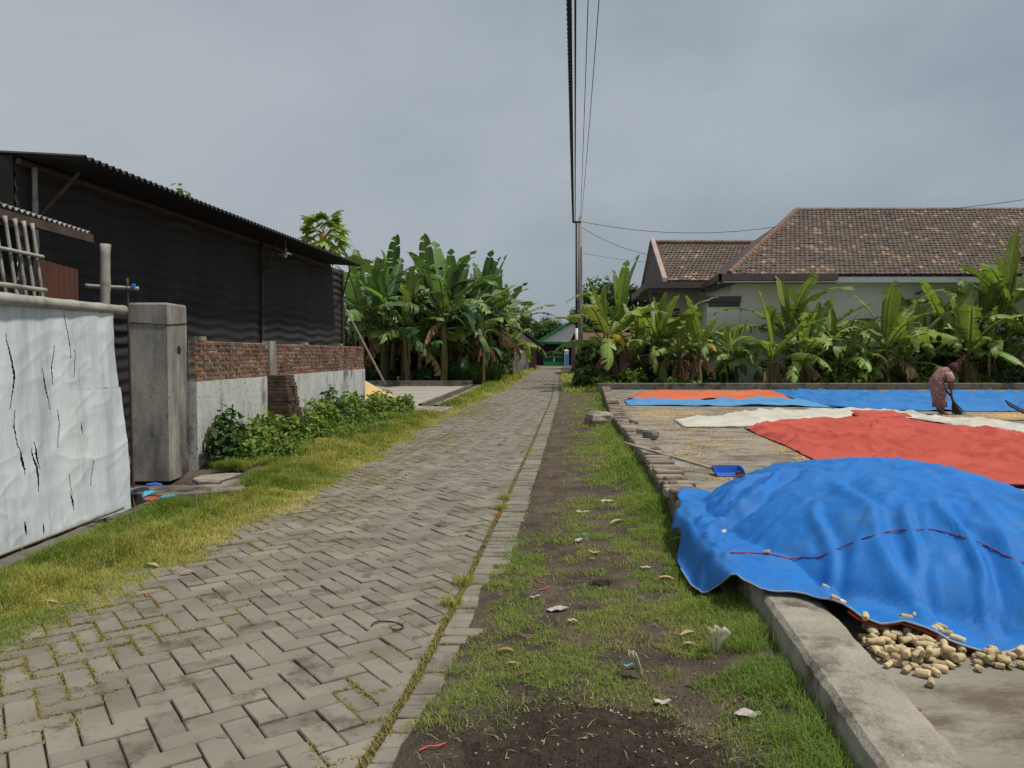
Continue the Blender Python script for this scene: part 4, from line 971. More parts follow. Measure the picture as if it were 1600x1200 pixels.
for key, m in (('', 'banana'), ('d', 'banana_dk')):
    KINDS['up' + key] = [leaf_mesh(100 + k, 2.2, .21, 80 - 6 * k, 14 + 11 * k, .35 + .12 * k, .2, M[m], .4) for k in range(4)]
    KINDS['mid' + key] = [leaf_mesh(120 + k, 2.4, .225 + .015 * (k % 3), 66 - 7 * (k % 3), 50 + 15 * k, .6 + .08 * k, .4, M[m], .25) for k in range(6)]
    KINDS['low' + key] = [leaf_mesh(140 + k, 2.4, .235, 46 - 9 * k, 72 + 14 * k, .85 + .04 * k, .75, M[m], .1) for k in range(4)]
KINDS['upd'] = KINDS['upd']
KINDS['young'] = [leaf_mesh(160 + k, 1.8, .18, 86 - 3 * k, 8 + 6 * k, .05, .05, M['banana_yg'], .6) for k in range(2)]
KINDS['yellow'] = [leaf_mesh(170, 1.5, .2, 40, 120, .4, .5, M['banana_yellow'], .1)]
KINDS['dry'] = [leaf_mesh(180 + k, 1.6, .15, -5 - 25 * k, 80 - 22 * k, .95, .9, M['banana_dry'], -1.0 - .1 * k) for k in range(3)]
STEMS = []
for k in range(4):
    r = rs(190 + k); mb = MB(); pts = []; rad = []
    for q in np.linspace(0, 1, 9): pts.append((.06 * math.sin(q * 3 + k) * q, .05 * math.sin(q * 4 + k * 2) * q, q)); rad.append((.125 - .06 * q) * (1 + .05 * r.normal()))
    mb.tube(pts, rad, 10); me = mb.mesh('stem', smooth=True); me.materials.append(M['stem']); STEMS.append(me)
def banana(x, y, stem_h, size, label, group, seed, nl=9, dark=False, dry=2, yellow=0, young=1, base=0.0, up=3):
    r = random.Random(seed); k_ = 'd' if dark else ''
    e = empty('banana_plant', (x, y, base), label, 'banana plant', group)
    th = max(.75, size * .95); st = child_copy(r.choice(STEMS), e, rot=(r.uniform(-.06, .06), r.uniform(-.06, .06), r.uniform(0, 6)), scale=(th, th, stem_h), name='stem')
    a = r.uniform(0, 6.28)
    def lf(kind, el, s, zf=1.0, sw=1.0):
        nonlocal a
        a += 2.4 + r.uniform(-.35, .35); o = child_copy(r.choice(KINDS[kind]), e, (0.02 * math.cos(a), .02 * math.sin(a), stem_h * zf), (r.uniform(-.15, .15), -el, a), (s, s * sw, s), 'leaf'); return o
    for q in range(young): lf('young', r.uniform(-.03, .05), size * r.uniform(.75, 1.0))
    for q in range(nl):
        if q < up: kd = 'up' + k_
        elif q < up + (nl - up) * .55: kd = 'mid' + k_
        else: kd = 'low' + k_
        lf(kd, r.uniform(-.2, .16), size * r.uniform(.72, 1.12), 1 - .018 * q, r.uniform(.95, 1.35))
    for q in range(yellow): lf('yellow', 0, size * .8, .97)
    for q in range(dry):
        o = lf('dry', r.uniform(-.1, .1), size * r.uniform(.65, .95), r.uniform(.75, .95)); o.name = 'dry_leaf'
    return e
# left grove, edge row first (px of trunk, forward distance, stem height, size)
g1 = 'banana plants of the dense left grove'
rg = random.Random(40); sd_ = 300
front = [(566, 35.4, 3.0, 1.0), (601, 35.8, 2.9, 1.05), (638, 35.2, 2.4, .9), (655, 35.6, 1.9, .8), (693, 35.3, 3.2, 1.1), (720, 37.2, 2.6, 1.0), (757, 39.5, 3.1, 1.05), (775, 43, 3.0, 1.0), (798, 47.5, 3.0, .95), (672, 36.0, 1.2, .7), (740, 38.4, 1.3, .7), (799, 52, 2.2, .75)]
fl = ['banana plant growing where the shed eave ends', 'banana plant behind the leaning bamboo pole', 'banana plant with slim yellow stem at the edge of the dense grove', 'short young banana plant low among grove stems', 'broad banana plant with pale yellow stem standing at the grove edge', 'banana plant rising behind the lemongrass clump',
      'banana plant with a shaggy dry stem at the lane side of the grove', 'banana plant at the lane end of the grove with drooping fronds', 'banana plant overhanging the lane near the little stone lantern post', 'knee-high banana sucker under the tall grove fronds', 'small banana sucker beside the lemongrass clump', 'last banana plant before the grey far wall beside the lane']
for k, (px, Y, sh, s) in enumerate(front):
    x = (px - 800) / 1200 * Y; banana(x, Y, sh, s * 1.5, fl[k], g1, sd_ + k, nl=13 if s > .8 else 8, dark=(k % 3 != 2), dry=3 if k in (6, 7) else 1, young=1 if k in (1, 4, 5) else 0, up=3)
for k in range(17):
    Y = rg.uniform(37.0, 44); px = rg.uniform(545, 770); x = (px - 800) / 1200 * Y
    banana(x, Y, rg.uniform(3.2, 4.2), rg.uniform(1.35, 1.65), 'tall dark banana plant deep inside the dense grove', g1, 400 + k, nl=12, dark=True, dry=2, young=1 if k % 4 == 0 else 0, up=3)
for k in range(9):
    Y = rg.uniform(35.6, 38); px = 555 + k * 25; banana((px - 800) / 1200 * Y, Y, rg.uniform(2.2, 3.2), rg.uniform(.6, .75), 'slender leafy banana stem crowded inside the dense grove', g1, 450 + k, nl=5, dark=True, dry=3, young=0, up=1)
# right row
g2 = 'banana plants in front of the white house'
right = [(948, 31.5, 2.0, 1.0, 'banana plant with one bright yellow leaf beside the utility pole', dict(yellow=2, dry=3, up=3)), (965, 34, 2.6, 1.0, 'banana plant with tall spiky fronds behind the yellow-leafed one', dict(dry=1, up=4)), (1027, 32, 1.9, .9, 'banana plant with an upright pale spear leaf before the brown porch', dict(young=2, dry=3)),
         (1062, 31.2, 1.5, .7, 'mostly withered banana plant wrapped in hanging brown leaves', dict(dry=9, nl=5)), (1094, 30.9, 1.7, .7, 'half-dead banana plant with yellowing crown and brown skirt', dict(dry=8, nl=5, yellow=2)), (1136, 31.6, 1.3, .58, 'small slim banana plant against the plain white wall', dict(dry=0, nl=6)), (1150, 31.2, 1.2, .6, 'slim dark-stemmed banana plant beside the plain white wall', dict(dry=0, nl=6)),
         (1206, 30.8, 1.2, .85, 'banana plant with wide brown-wrapped stem in front of the hip roof corner', dict(dry=4)), (1230, 32.6, 2.4, 1.05, 'tall banana plant reaching the brown gutter of the white house', dict(dry=1, up=4)), (1256, 30.8, 1.2, .9, 'leaning bright green banana plant with thick grey base', dict(dry=4, young=2)),
         (1300, 32, 1.5, .8, 'banana plant hidden low between two larger ones by the blue tarp', dict(dry=1)), (1345, 31.5, .8, .65, 'young low banana plant with dark undergrowth around its base', dict(dry=0, nl=6)), (1385, 31, 1.7, 1.0, 'banana plant with a tall upright crown behind the long blue tarp', dict(dry=3, young=2, up=4)), (1417, 31.4, 1.2, .85, 'banana plant with drooping fronds just behind the sweeping person', dict(dry=2)),
         (1512, 30.6, 1.5, .95, 'banana plant with cut brown stems just beyond the sweeping person', dict(dry=5)), (1530, 32, 2.9, 1.0, 'tall banana plant standing before the tiled roof slope', dict(dry=1)), (1572, 31.5, 3.2, 1.15, 'tallest banana plant with broad upright leaves against the tiled roof', dict(young=2, dry=2, up=4)), (1610, 30.8, 2.0, 1.05, 'banana plant at the far end of the long blue tarp', dict(dry=2)),
         (1480, 32.4, 1.9, .9, 'banana plant with pale fronds in the shade before the white wall', dict(dry=2)), (1660, 31.5, 2.8, 1.1, 'banana plant beyond the navy grain board', dict(dry=2)),
         (995, 32.8, 1.6, .85, 'leafy banana plant squeezed between the yellow-leafed one and the porch', dict(dry=4)), (1080, 32.6, 1.8, .8, 'banana plant rising behind the two withered ones', dict(dry=3, nl=9)), (1275, 32.8, 1.9, .95, 'banana plant behind the leaning bright green one', dict(dry=2)), (1320, 31.2, 1.1, .8, 'bushy banana plant spreading over the widest dark bush', dict(dry=2, nl=9)), (1440, 32.8, 1.8, .95, 'banana plant between the upright crowned one and the person', dict(dry=3)), (1545, 31.2, 1.4, .85, 'low banana plant under the tall ones by the tiled roof', dict(dry=4))]
for k, (px, Y, sh, s, lab, kw) in enumerate(right):
    kw2 = dict(nl=8, dry=2, young=1); kw2.update(kw); kw2['up'] = max(2, kw2.get('up', 3) - 1); kw2['nl'] += 3; banana((px - 800) / 1200 * Y, Y, sh, s * 1.38, lab, g2, 500 + k, **kw2)

# ------------------------------------------------------------------ leafy plants
def leaf_cloud(n, seed, rx, ry, rz_, size, cz=0, elong=1.6, dome=True, clump=0):
    r = rs(seed); d = r.normal(size=(n, 3)); d /= np.linalg.norm(d, axis=1)[:, None]; rad = r.random(n) ** .45
    if clump:
        cc = r.normal(size=(clump, 3)); cc /= np.linalg.norm(cc, axis=1)[:, None]; cc *= (.35 + .5 * r.random(clump))[:, None]
        which = r.integers(0, clump, n); p = cc[which] + d * rad[:, None] * (.22 + .18 * r.random(clump))[which][:, None]
    else: p = d * rad[:, None]
    if dome: p[:, 2] = np.abs(p[:, 2])
    lump = 1 + .45 * (fbm(p[:, 0] * 2.2 + seed, p[:, 1] * 2.2 + p[:, 2] * 1.7, seed, 3) - .5) * 2
    p = p * lump[:, None] * np.array([rx, ry, rz_]); p[:, 2] += cz
    nr = d * .7 + np.array([0, 0, .8]) + r.normal(size=(n, 3)) * .6; nr /= np.linalg.norm(nr, axis=1)[:, None]
    t = np.cross(nr, r.normal(size=(n, 3))); t /= np.linalg.norm(t, axis=1)[:, None]; b = np.cross(nr, t)
    s = size * (.6 + .8 * r.random(n)); V = np.zeros((n, 4, 3))
    V[:, 0] = p - t * (s * elong * .5)[:, None]; V[:, 1] = p + b * (s * .45)[:, None] + nr * (s * .12)[:, None]; V[:, 2] = p + t * (s * elong * .5)[:, None]; V[:, 3] = p - b * (s * .45)[:, None] + nr * (s * .12)[:, None]
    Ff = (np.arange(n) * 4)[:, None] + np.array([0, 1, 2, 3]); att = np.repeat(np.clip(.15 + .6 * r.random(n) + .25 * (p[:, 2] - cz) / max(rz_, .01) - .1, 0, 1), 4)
    return V.reshape(-1, 3), Ff, att
def shrub(name, loc, rx, ry, rz_, n, size, label, cat, seed, m='leafy', group=None, clump=0, stems=5):
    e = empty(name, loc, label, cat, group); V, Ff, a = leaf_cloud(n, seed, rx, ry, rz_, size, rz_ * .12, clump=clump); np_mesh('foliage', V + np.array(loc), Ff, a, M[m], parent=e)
    mb = MB(); r = random.Random(seed)
    for k in range(stems):
        an = r.uniform(0, 6.3); q = r.uniform(.2, .6); mb.tube([(loc[0], loc[1], loc[2] - .05), (loc[0] + rx * q * .5 * math.cos(an), loc[1] + ry * q * .5 * math.sin(an), loc[2] + rz_ * .5), (loc[0] + rx * q * math.cos(an), loc[1] + ry * q * math.sin(an), loc[2] + rz_ * .85)], [.012, .009, .004], 4)
    mb.build('stems', M['bark'], e); return e
gw = 'weeds along the foot of the boundary wall'
weeds = [(.35, .25, .26, .62, 'dark leafy weed climbing beside the concrete pillar'), (.9, .35, .3, .42, 'low weed tuft near the concrete pillar'), (1.5, .32, .3, .5, 'spreading weed along the plaster between pillar and buttress'), (2.1, .45, .35, .45, 'bright weed at the foot of the buttress facing the pillar'), (2.75, .62, .3, .38, 'vine-like weed crawling up the brick buttress'), (3.4, .45, .38, .42, 'low bright weed just past the buttress'),
         (4.2, .35, .4, .62, 'bushy weed against the cracked plaster'), (4.9, .3, .4, .68, 'tallest bushy weed standing against the plaster'), (5.7, .4, .42, .55, 'rounded weed beside the tallest one on the plaster'), (6.5, .35, .38, .58, 'upright weed clump near the free wall end'), (7.4, .45, .42, .5, 'spreading weed near the free end of the wall'), (8.3, .5, .4, .5, 'leafy weed at the very end of the wall'), (8.9, .9, .35, .4, 'leafy weed by the pale yard crossing slab')]
for k, (s, o_, rx, h_, lab) in enumerate(weeds):
    x, y = wallpt(s, o_); shrub('weed', (x, y, float(gh(x, y)) + .0), rx, rx * 1.3, h_, int(520 * (.6 + h_)), .062, lab, 'weed', 600 + k, 'leafy_dk' if k in (0, 7) else 'leafy', gw)
for k in range(12):
    x, y = wallpt(rg.uniform(.2, 8.8), rg.uniform(.6, 1.15)); shrub('weed', (x, y, float(gh(x, y))), .3, .4, rg.uniform(.16, .3), 330, .05, 'ankle-high weed between the boundary wall and the yellowed grass', 'weed', 640 + k, 'leafy', gw, stems=3)
# undergrowth below the right bananas
under = [(918, 31, .7, .9), (945, 30.4, .6, .45), (985, 31.0, .8, .8), (1008, 31.8, 1.0, 1.3), (1040, 30.6, .6, .45), (1075, 30.3, .7, .35), (1110, 31.2, .6, .7), (1128, 32, .6, .8), (1165, 30.5, .5, .3), (1290, 31.2, .7, .9), (1320, 30.6, 1.0, 1.2), (1360, 31.5, .9, 1.1), (1405, 31.4, .6, .45), (1450, 31, .7, .9), (1540, 30.9, .8, .5), (1590, 30.6, 1.0, .9), (930, 33.5, 1.1, 2.0), (1030, 33.4, .9, 2.0), (1500, 33, 1.2, 2.2), (1340, 33, 1.2, 1.6), (1560, 33.2, 1.2, 2.6)]
under_lab = ['bush growing close beside the utility pole', 'low bush where the two low yard kerbs meet', 'low bush below the yellow-leafed banana plant', 'chest-high bush before the brown porch column', 'low bush in front of the spear-leafed banana plant', 'low bush at the foot of the withered banana plant', 'low bush at the foot of the half-dead banana plant', 'bush against the plain white side wall', 'small bush between the slim bananas and the hip roof corner', 'dark bush right of the leaning bright banana', 'widest dark bush beside the young low banana', 'bush behind the young low banana plant', 'low bush behind the middle of the long blue tarp', 'bush just behind the head of the sweeping person', 'bush beyond the cut brown banana stems', 'bush at the far end of the long blue tarp', 'tall shrub behind the utility pole', 'tall shrub under the brown porch fascia', 'tall shrub in the shade before the white wall', 'broad shrub behind the young low banana', 'tallest shrub beneath the tallest banana plant']
for k, (px, Y, rx, h_) in enumerate(under):
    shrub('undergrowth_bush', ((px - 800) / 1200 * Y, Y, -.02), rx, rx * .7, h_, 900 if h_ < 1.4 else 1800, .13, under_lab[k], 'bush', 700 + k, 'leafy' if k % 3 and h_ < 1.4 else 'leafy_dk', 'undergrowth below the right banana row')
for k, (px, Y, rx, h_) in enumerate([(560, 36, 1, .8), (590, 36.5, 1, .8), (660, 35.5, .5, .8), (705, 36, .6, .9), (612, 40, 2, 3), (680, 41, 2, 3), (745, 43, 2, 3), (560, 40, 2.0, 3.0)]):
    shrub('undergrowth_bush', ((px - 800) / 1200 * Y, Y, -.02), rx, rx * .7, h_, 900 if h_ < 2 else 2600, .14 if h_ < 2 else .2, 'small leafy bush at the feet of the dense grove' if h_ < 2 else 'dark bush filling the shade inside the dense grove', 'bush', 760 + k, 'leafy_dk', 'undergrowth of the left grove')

# grass builder
def blades(name, pts, hgt, wid, m, seed, label, lean=.5, hue=None):
    r = rs(seed); p = np.asarray(pts, float); n = len(p); hgt = np.broadcast_to(hgt, (n,)) * (.55 + .9 * r.random(n)); wid = np.broadcast_to(wid, (n,)) * (.7 + .6 * r.random(n))
    a = r.random(n) * 6.283; dx, dy = np.cos(a), np.sin(a); sx_, sy_ = -dy, dx; ln = lean * (.3 + 1.2 * r.random(n))
    V = np.zeros((n, 5, 3))
    def put(k, f, w, zf):
        V[:, k, 0] = p[:, 0] + dx * hgt * ln * f + sx_ * wid * w; V[:, k, 1] = p[:, 1] + dy * hgt * ln * f + sy_ * wid * w; V[:, k, 2] = p[:, 2] + hgt * zf
    put(0, 0, -.5, -.05); put(1, 0, .5, -.05); put(2, .42, .42, .58); put(3, .42, -.42, .58)
    drop = np.clip(1 - .35 * ln ** 2, .35, 1); put(4, 1.15, 0, 1); V[:, 4, 2] = p[:, 2] + hgt * drop
    b = (np.arange(n) * 5)[:, None]; Ff = np.concatenate([b + np.array(q) for q in ((0, 1, 2), (0, 2, 3), (3, 2, 4))], 0)
    h = r.random(n) if hue is None else np.clip(hue + .28 * (r.random(n) - .5), 0, 1)
    o = np_mesh(name, V.reshape(-1, 3), Ff, np.repeat(h, 5), m); return tag(o, label, kind='stuff')
def sample(n, x0, x1, y0, y1, seed, dens):
    r = rs(seed); x = x0 + (x1 - x0) * r.random(n); y = y0 + (y1 - y0) * r.random(n); k = r.random(n) < dens(x, y); return x[k], y[k]
def dens_r(x, y):
    d = fbm(x * 2.3, y * 2.3, 50); d2 = fbm(x * 7, y * 7, 55, 3)
    g = smooth(.42, .60, .55 * d + .45 * d2 + .17 * smooth(-.65, .0, x - kerbL(y)) - .01)
    g = g * smooth(.09, .2, x - inner(y) + .16 * (fbm(x * 4, y * 4, 58) - .4) * 2 - .08 * smooth(4.8, 5.6, y)) * (1 - smooth(-.03, .0, x - kerbL(y)))
    g = g * np.where((x > kerbL(y) - .2 + .14 * smooth(5.0, 6.2, y)) & (y > 4.35) & (y < 6.5), 0, 1)
    soil = np.exp(-(((x - .28 + .1 * (d2 - .5)) / .66) ** 4 + ((y - 2.3 + .2 * (d - .5)) / .95) ** 4)); g = g * (1 - 1.05 * soil)
    soil2 = np.exp(-(((x + .17) / .16) ** 2 + ((y - 3.95) / .35) ** 2)); g = g * (1 - .7 * soil2)
    strip = (1 - smooth(.45, .95, x - inner(y))) * smooth(5.0, 6.4, y); g = g * (1 - .96 * strip)
    g = g * (1 - .55 * smooth(14, 22, y))
    return np.clip(g, 0, 1)
for i_, (n, y0, y1, h_, w_, sdv) in enumerate([(190000, 2.2, 4.6, .034, .0028, 1), (150000, 4.6, 8, .038, .0042, 2), (70000, 8, 14, .05, .008, 3), (36000, 14, 28, .07, .016, 4)]):
    x, y = sample(n, -.6, 3.4, y0, y1, 900 + sdv, dens_r)
    near = smooth(-.5, -.02, x - kerbL(y)); hh = h_ * (.7 + 1.15 * near ** 2) * (.7 + .6 * fbm(x * 3, y * 3, 66)); hue = .40 + .6 * (fbm(x * 1.8, y * 1.8, 60) - .4) + .2 * (1 - near)
    blades('grass', np.stack([x, y, np.maximum(gh(x, y), -.008)], 1), hh, w_, M['grass_r'], 910 + i_, 'short green grass growing between lane edge and drying yard', .9, hue)
def dens_l(x, y):
    le = leftedge(y) + .2 * (fbm(y * 2.2, y * 0 + 2, 70) - .5) * 2; wv = le - x
    g = smooth(-.04, .12, wv); d = fbm(x * 3, y * 3, 71); g = g * smooth(.2, .45, d + .25 * smooth(0, .3, wv))
    lim = np.where(y < 7.2, -3.32, np.where(y < 9.6, -2.8 - .25 * fbm(y * 3, y * 0, 9), np.where(y < 18.6, -3.75, -9)))
    lim = np.where(y > 20, lyl(y) + .55, lim); g = g * smooth(-.06, .04, x - lim)
    g = g * np.where((y > 18.3) & (y < 20.5) & (x < -1.6), 0, 1)
    return np.clip(g, 0, 1)
for i_, (n, y0, y1, h_, w_, sdv) in enumerate([(150000, 2.4, 5.5, .045, .0034, 1), (170000, 5.5, 10, .054, .0048, 2), (110000, 10, 19, .065, .009, 3), (50000, 19, 40, .11, .018, 4), (12000, 40, 80, .16, .04, 5)]):
    x0, x1 = (-4.2, -1.3) if y1 < 19.5 else (-3, 3.8)
    x, y = sample(n, x0, x1, y0, y1, 930 + sdv, dens_l)
    wv = leftedge(y) - x; hh = h_ * (.4 + 1.1 * smooth(0, .7, wv)) * (.25 + 1.5 * fbm(x * 2.6, y * 2.6, 76) ** 1.3) * (.6 + .8 * fbm(x * 8, y * 8, 79, 2)); hue = .42 + 1.2 * (fbm(x * 1.2, y * 1.2, 77) - .5) + .5 * (fbm(x * 6, y * 6, 78, 2) - .5) + .2 * (1 - smooth(0, .3, wv)) - .2 * smooth(.5, 1.1, wv)
    blades('grass', np.stack([x, y, np.maximum(gh(x, y), -.006)], 1), hh, w_, M['grass_l'], 950 + i_, 'yellow green verge grass along the far edge of the pavers', .8, hue)
# tall seed stalks
r = rs(990); x, y = sample(900, -3.5, -1.6, 4.5, 18, 991, lambda a, b: dens_l(a, b) * .5); blades('grass_stalks', np.stack([x, y, gh(x, y)], 1), .26, .004, M['drygrass'], 992, 'thin dry seed stalks rising out of the yellow verge grass', .25)
# grass beyond on the right shoulder and far verges
def dens_f(x, y): return smooth(.35, .55, fbm(x * .9, y * .9, 80)) * smooth(.3, .6, x - inner(y)) * smooth(28.9, 29.3, y) 
x, y = sample(30000, 1.8, 9, 28.9, 60, 993, dens_f); blades('grass', np.stack([x, y, gh(x, y)], 1), .2, .035, M['grass_l'], 994, 'rough grass around the foot of the utility pole', .7)
x, y = sample(26000, -.6, 2.6, 2.2, 13, 997, lambda a, b: (.15 + .5 * dens_r(a, b)) * (a > inner(b) + .2) * (a < kerbL(b) - .03) * np.where((a > kerbL(b) - .22) & (b > 4.35) & (b < 6.5), 0, 1) * smooth(.4, .6, fbm(a * 3, b * 3, 120)))
blades('dead_straw', np.stack([x, y, gh(x, y) + .006], 1), .016, .0028, M['drygrass'], 998, 'dead straw and dry blades lying in the short grass', 2.6)
# moss and grass in the joints
r = rs(995); pts = []
for yv, poly in pav_vis[:2200]:
    c = np.mean(poly, 0); t = c[0] - float(inner(c[1]))
    pr = .95 * float(smooth(-.95, -1.6, t)) * float(smooth(.33, .5, fbm(c[0] * 1.6, c[1] * 1.6, 81))) + .35 * float(smooth(-.4, -.05, t)) * float(smooth(.42, .6, fbm(c[0] * 2, c[1] * 2, 82)))
    m = len(poly)
    for i in range(m):
        if r.random() < pr:
            a, b = np.array(poly[i]), np.array(poly[(i + 1) % m]); L_ = np.linalg.norm(b - a)
            for q in range(int(L_ * 380)):
                f = r.random(); nn = np.array([b[1] - a[1], a[0] - b[0]]) / (L_ + 1e-9); w_ = a * (1 - f) + b * f + nn * (.004 + r.normal() * .011); pts.append((w_[0], w_[1], -.012))
for y in np.arange(1.5, 12, .0035):
    if fbm(y * 1.3, 0 * y, 83) + (.14 if y < 5 else -.05) > .42:
        for q in range(2): pts.append((float(inner(y)) + r.normal() * .012, y + r.normal() * .01, -.012))
blades('joint_grass', np.array(pts), .02, .004, M['moss'], 996, 'yellowish moss and tiny grass filling the paver joints', .9)
for (px, py) in ((705, 945), (724, 912), (783, 795), (788, 780)):
    cx, cy = G(px, py); q = np.stack([cx + r.normal(size=260) * .03, cy + r.normal(size=260) * .03, np.full(260, -.005)], 1); blades('grass_tuft', q, .06, .003, M['grass_l'], int(px), 'little grass tuft sprouting from the border joint', .7)
# lemongrass clump
for k, (px, Y) in enumerate(((722, 36.0), (742, 37.5), (765, 39.5))):
    cx = (px - 800) / 1200 * Y; n = 900; a = rs(k).random(n) * 6.28; q = np.sqrt(rs(k + 5).random(n)) * .55
    o = blades('lemongrass_clump', np.stack([cx + q * np.cos(a), Y + q * np.sin(a), np.zeros(n)], 1), .85, .03, M['leafy_dk'], 880 + k, None, .75, np.full(n, .6)); del o['kind']
    tag(o, 'dense dark green lemongrass clump at the lane side of the grove', 'grass clump', 'lemongrass clumps by the lane')

# ------------------------------------------------------------------ papaya
pp = P(505, 420, 29); pap = empty('papaya_tree', (pp[0], 29, 0), 'papaya tree with yellow fruit rising behind the shed roof', 'papaya tree')
ptop = P(505, 362, 29); mb = MB(); mb.tube([(pp[0], 29, 0), (pp[0] + .05, 29, 3), (ptop[0], 29, ptop[2])], [.11, .085, .06], 9); mb.build('trunk', M['bark'], pap, smooth=True)
mb = MB()
for k in range(7):
    a = (k - 3) * .5; d = np.array([math.cos(a), math.sin(a), 0]); nrm = np.array([-math.sin(a), math.cos(a), 0]); Lf = .5 - .05 * abs(k - 3)
    for (q0, w0, q1, w1) in ((0, .02, .4, .14), (.4, .14, .8, .09), (.8, .09, 1, .0)):
        z0, z1 = -.3 * q0 ** 1.5, -.3 * q1 ** 1.5; c = np.array([.6, 0, 0])
        mb.add([c + d * Lf * q0 + nrm * w0 * .8 + (0, 0, z0), c + d * Lf * q0 - nrm * w0 * .8 + (0, 0, z0), c + d * Lf * q1 - nrm * w1 * .8 + (0, 0, z1), c + d * Lf * q1 + nrm * w1 * .8 + (0, 0, z1)], [(0, 1, 2, 3)])
mb.tube([(0, 0, 0), (.3, 0, .05), (.6, 0, 0)], .01, 4); pme = mb.mesh('leaf'); pme.materials.append(M['papaya'])
r = random.Random(6)
for k in range(34):
    a = k * 2.4; el = math.radians(58 - k * 2.7); s = r.uniform(.82, 1.08); child_copy(pme, pap, (ptop[0] - pp[0], 0, ptop[2] - .02 * k + .1), (r.uniform(-.4, .4), -el, a), (s,) * 3, 'leaf')
for k in range(7):
    mb = rock_mesh(k, .09, .09, .15, .05, 8); fx, fy, fz = ptop[0] + .16 * math.cos(k * 1.3) - .08, 29 - .12 + .1 * math.sin(k * 1.3), ptop[2] - .25 - .11 * (k % 4); mb.v = [(a + fx, b + fy, c + fz) for a, b, c in mb.v]; mb.build('fruit', M['fruit'], pap, smooth=True)

# ------------------------------------------------------------------ white house with tiled roofs
house = empty('white_house', (14, 36, 0), 'white rendered house with brown fascias and old clay tile roofs', 'house')
def tiles(mb, O, U, V, poly, seed, tw=.215, ex=.255):
    O, U, V = np.array(O, float), np.array(U, float), np.array(V, float); U /= np.linalg.norm(U); V /= np.linalg.norm(V); Nn = np.cross(U, V); Nn /= np.linalg.norm(Nn)
    if Nn[2] < 0: Nn = -Nn
    poly = np.array(poly); r = rs(seed); vmax = poly[:, 1].max()
    def span(v):
        xs = []
        for i in range(len(poly)):
            a, b = poly[i], poly[(i + 1) % len(poly)]
            if (a[1] <= v) != (b[1] <= v): xs.append(a[0] + (v - a[1]) / (b[1] - a[1]) * (b[0] - a[0]))
        return (min(xs), max(xs)) if len(xs) >= 2 else None
    row = 0; v = 0.0
    while v < vmax - .05:
        sp_ = span(v + ex / 2)
        if sp_:
            u = sp_[0] + (tw / 2 if row % 2 else 0)
            while u < sp_[1] - .02:
                w = min(tw * .97, sp_[1] - u); rv = r.random(); patch = float(fbm((O + U * u)[0] * .9 + (O + U * u)[1] * .9 + seed, v * .9, 7 + seed, 3))
                a = .15 + .55 * rv
                if r.random() < (.30 if patch > .56 else .03): a = .86 + .14 * r.random()
                vs = []; jz = r.normal() * .006
                for (vv_, hz) in ((v - .03, .045), (v + ex + .02, .012)):
                    for (f, hh) in ((0, .0), (.3, .004), (.55, .03), (.8, .03), (1, .004)): vs.append(O + U * (u + w * f) + V * vv_ + Nn * (hz + hh + jz))
                for (f, hh) in ((0, .0), (.3, .004), (.55, .03), (.8, .03), (1, .004)): vs.append(O + U * (u + w * f) + V * (v - .03) + Nn * (.02 + hh + jz))
                fs = [(i, i + 1, i + 6, i + 5) for i in range(4)] + [(10 + i, 11 + i, i + 1, i) for i in range(4)]
                mb.add(vs, fs, a); u += tw
        v += ex; row += 1
EY, EZ = 33.2, 4.80; RY, RZ = 39.1, 8.65; HX, RX = 9.35, 14.4; XR = 34.0
slope = np.array([0, RY - EY, RZ - EZ]); sl = float(np.linalg.norm(slope))
mb = MB(); tiles(mb, (HX, EY, EZ + .07), (1, 0, 0), slope, [(0, 0), (XR - HX, 0), (XR - HX, sl), (RX - HX, sl)], 3); tag(mb.build('roof_tiles', M['tile'], house), 'old brown clay roof tiles with scattered orange replacements', kind='stuff')
mb = MB(); mb.add([(HX, EY, EZ), (XR, EY, EZ), (XR, RY, RZ), (RX, RY, RZ), (HX, 45, EZ), (XR, 45, EZ)], [(0, 1, 2, 3), (0, 3, 4), (3, 2, 5, 4)]); mb.build('roof_deck', M['brown_trim'], house)
def ridge_caps(p0, p1, nm):
    p0, p1 = np.array(p0), np.array(p1); Lr = np.linalg.norm(p1 - p0); n = int(Lr / .34); mb = MB()
    for k in range(n):
        a = p0 + (p1 - p0) * k / n; b = p0 + (p1 - p0) * (k + 1.1) / n; mb.tube([a, b], [.135, .115], 7)
    return mb
ridge_caps((RX, RY, RZ + .06), (XR, RY, RZ + .06), '').build('ridge_caps', M['ridge'], house)
hipm = mat('hip_tile', (.25, .15, .1), (.17, .11, .08), scale=4, rough=.9); ridge_caps((HX, EY, EZ + .12), (RX, RY, RZ + .1), '').build('hip_caps', hipm, house)
mb = MB(); mb.box(HX + .35, XR, 34.05, 34.25, -.2, EZ - .05); mb.box(HX + .35, HX + .55, 34.25, 44, -.2, EZ - .05); mb.build('wall', M['house_wall'], house)
mb = MB(); mb.box(13.95, XR, EY + .02, EY + .12, EZ - .27, EZ - .03); mb.build('fascia', M['white_paint'], house)
mb = MB(); mb.box(13.95, XR, EY + .12, 34.05, EZ - .25, EZ - .2); mb.box(HX - .3, 13.9, EY - .1, 34.05, EZ - .28, EZ - .22); mb.build('soffit', M['house_wall'], house)
mb = MB(); mb.box(8.85, 13.95, EY - .2, EY - .08, EZ - .2, EZ + .08); mb.box(8.95, 13.9, EY - .08, EY, EZ - .33, EZ - .05); mb.build('gutter', M['brown_trim'], house)
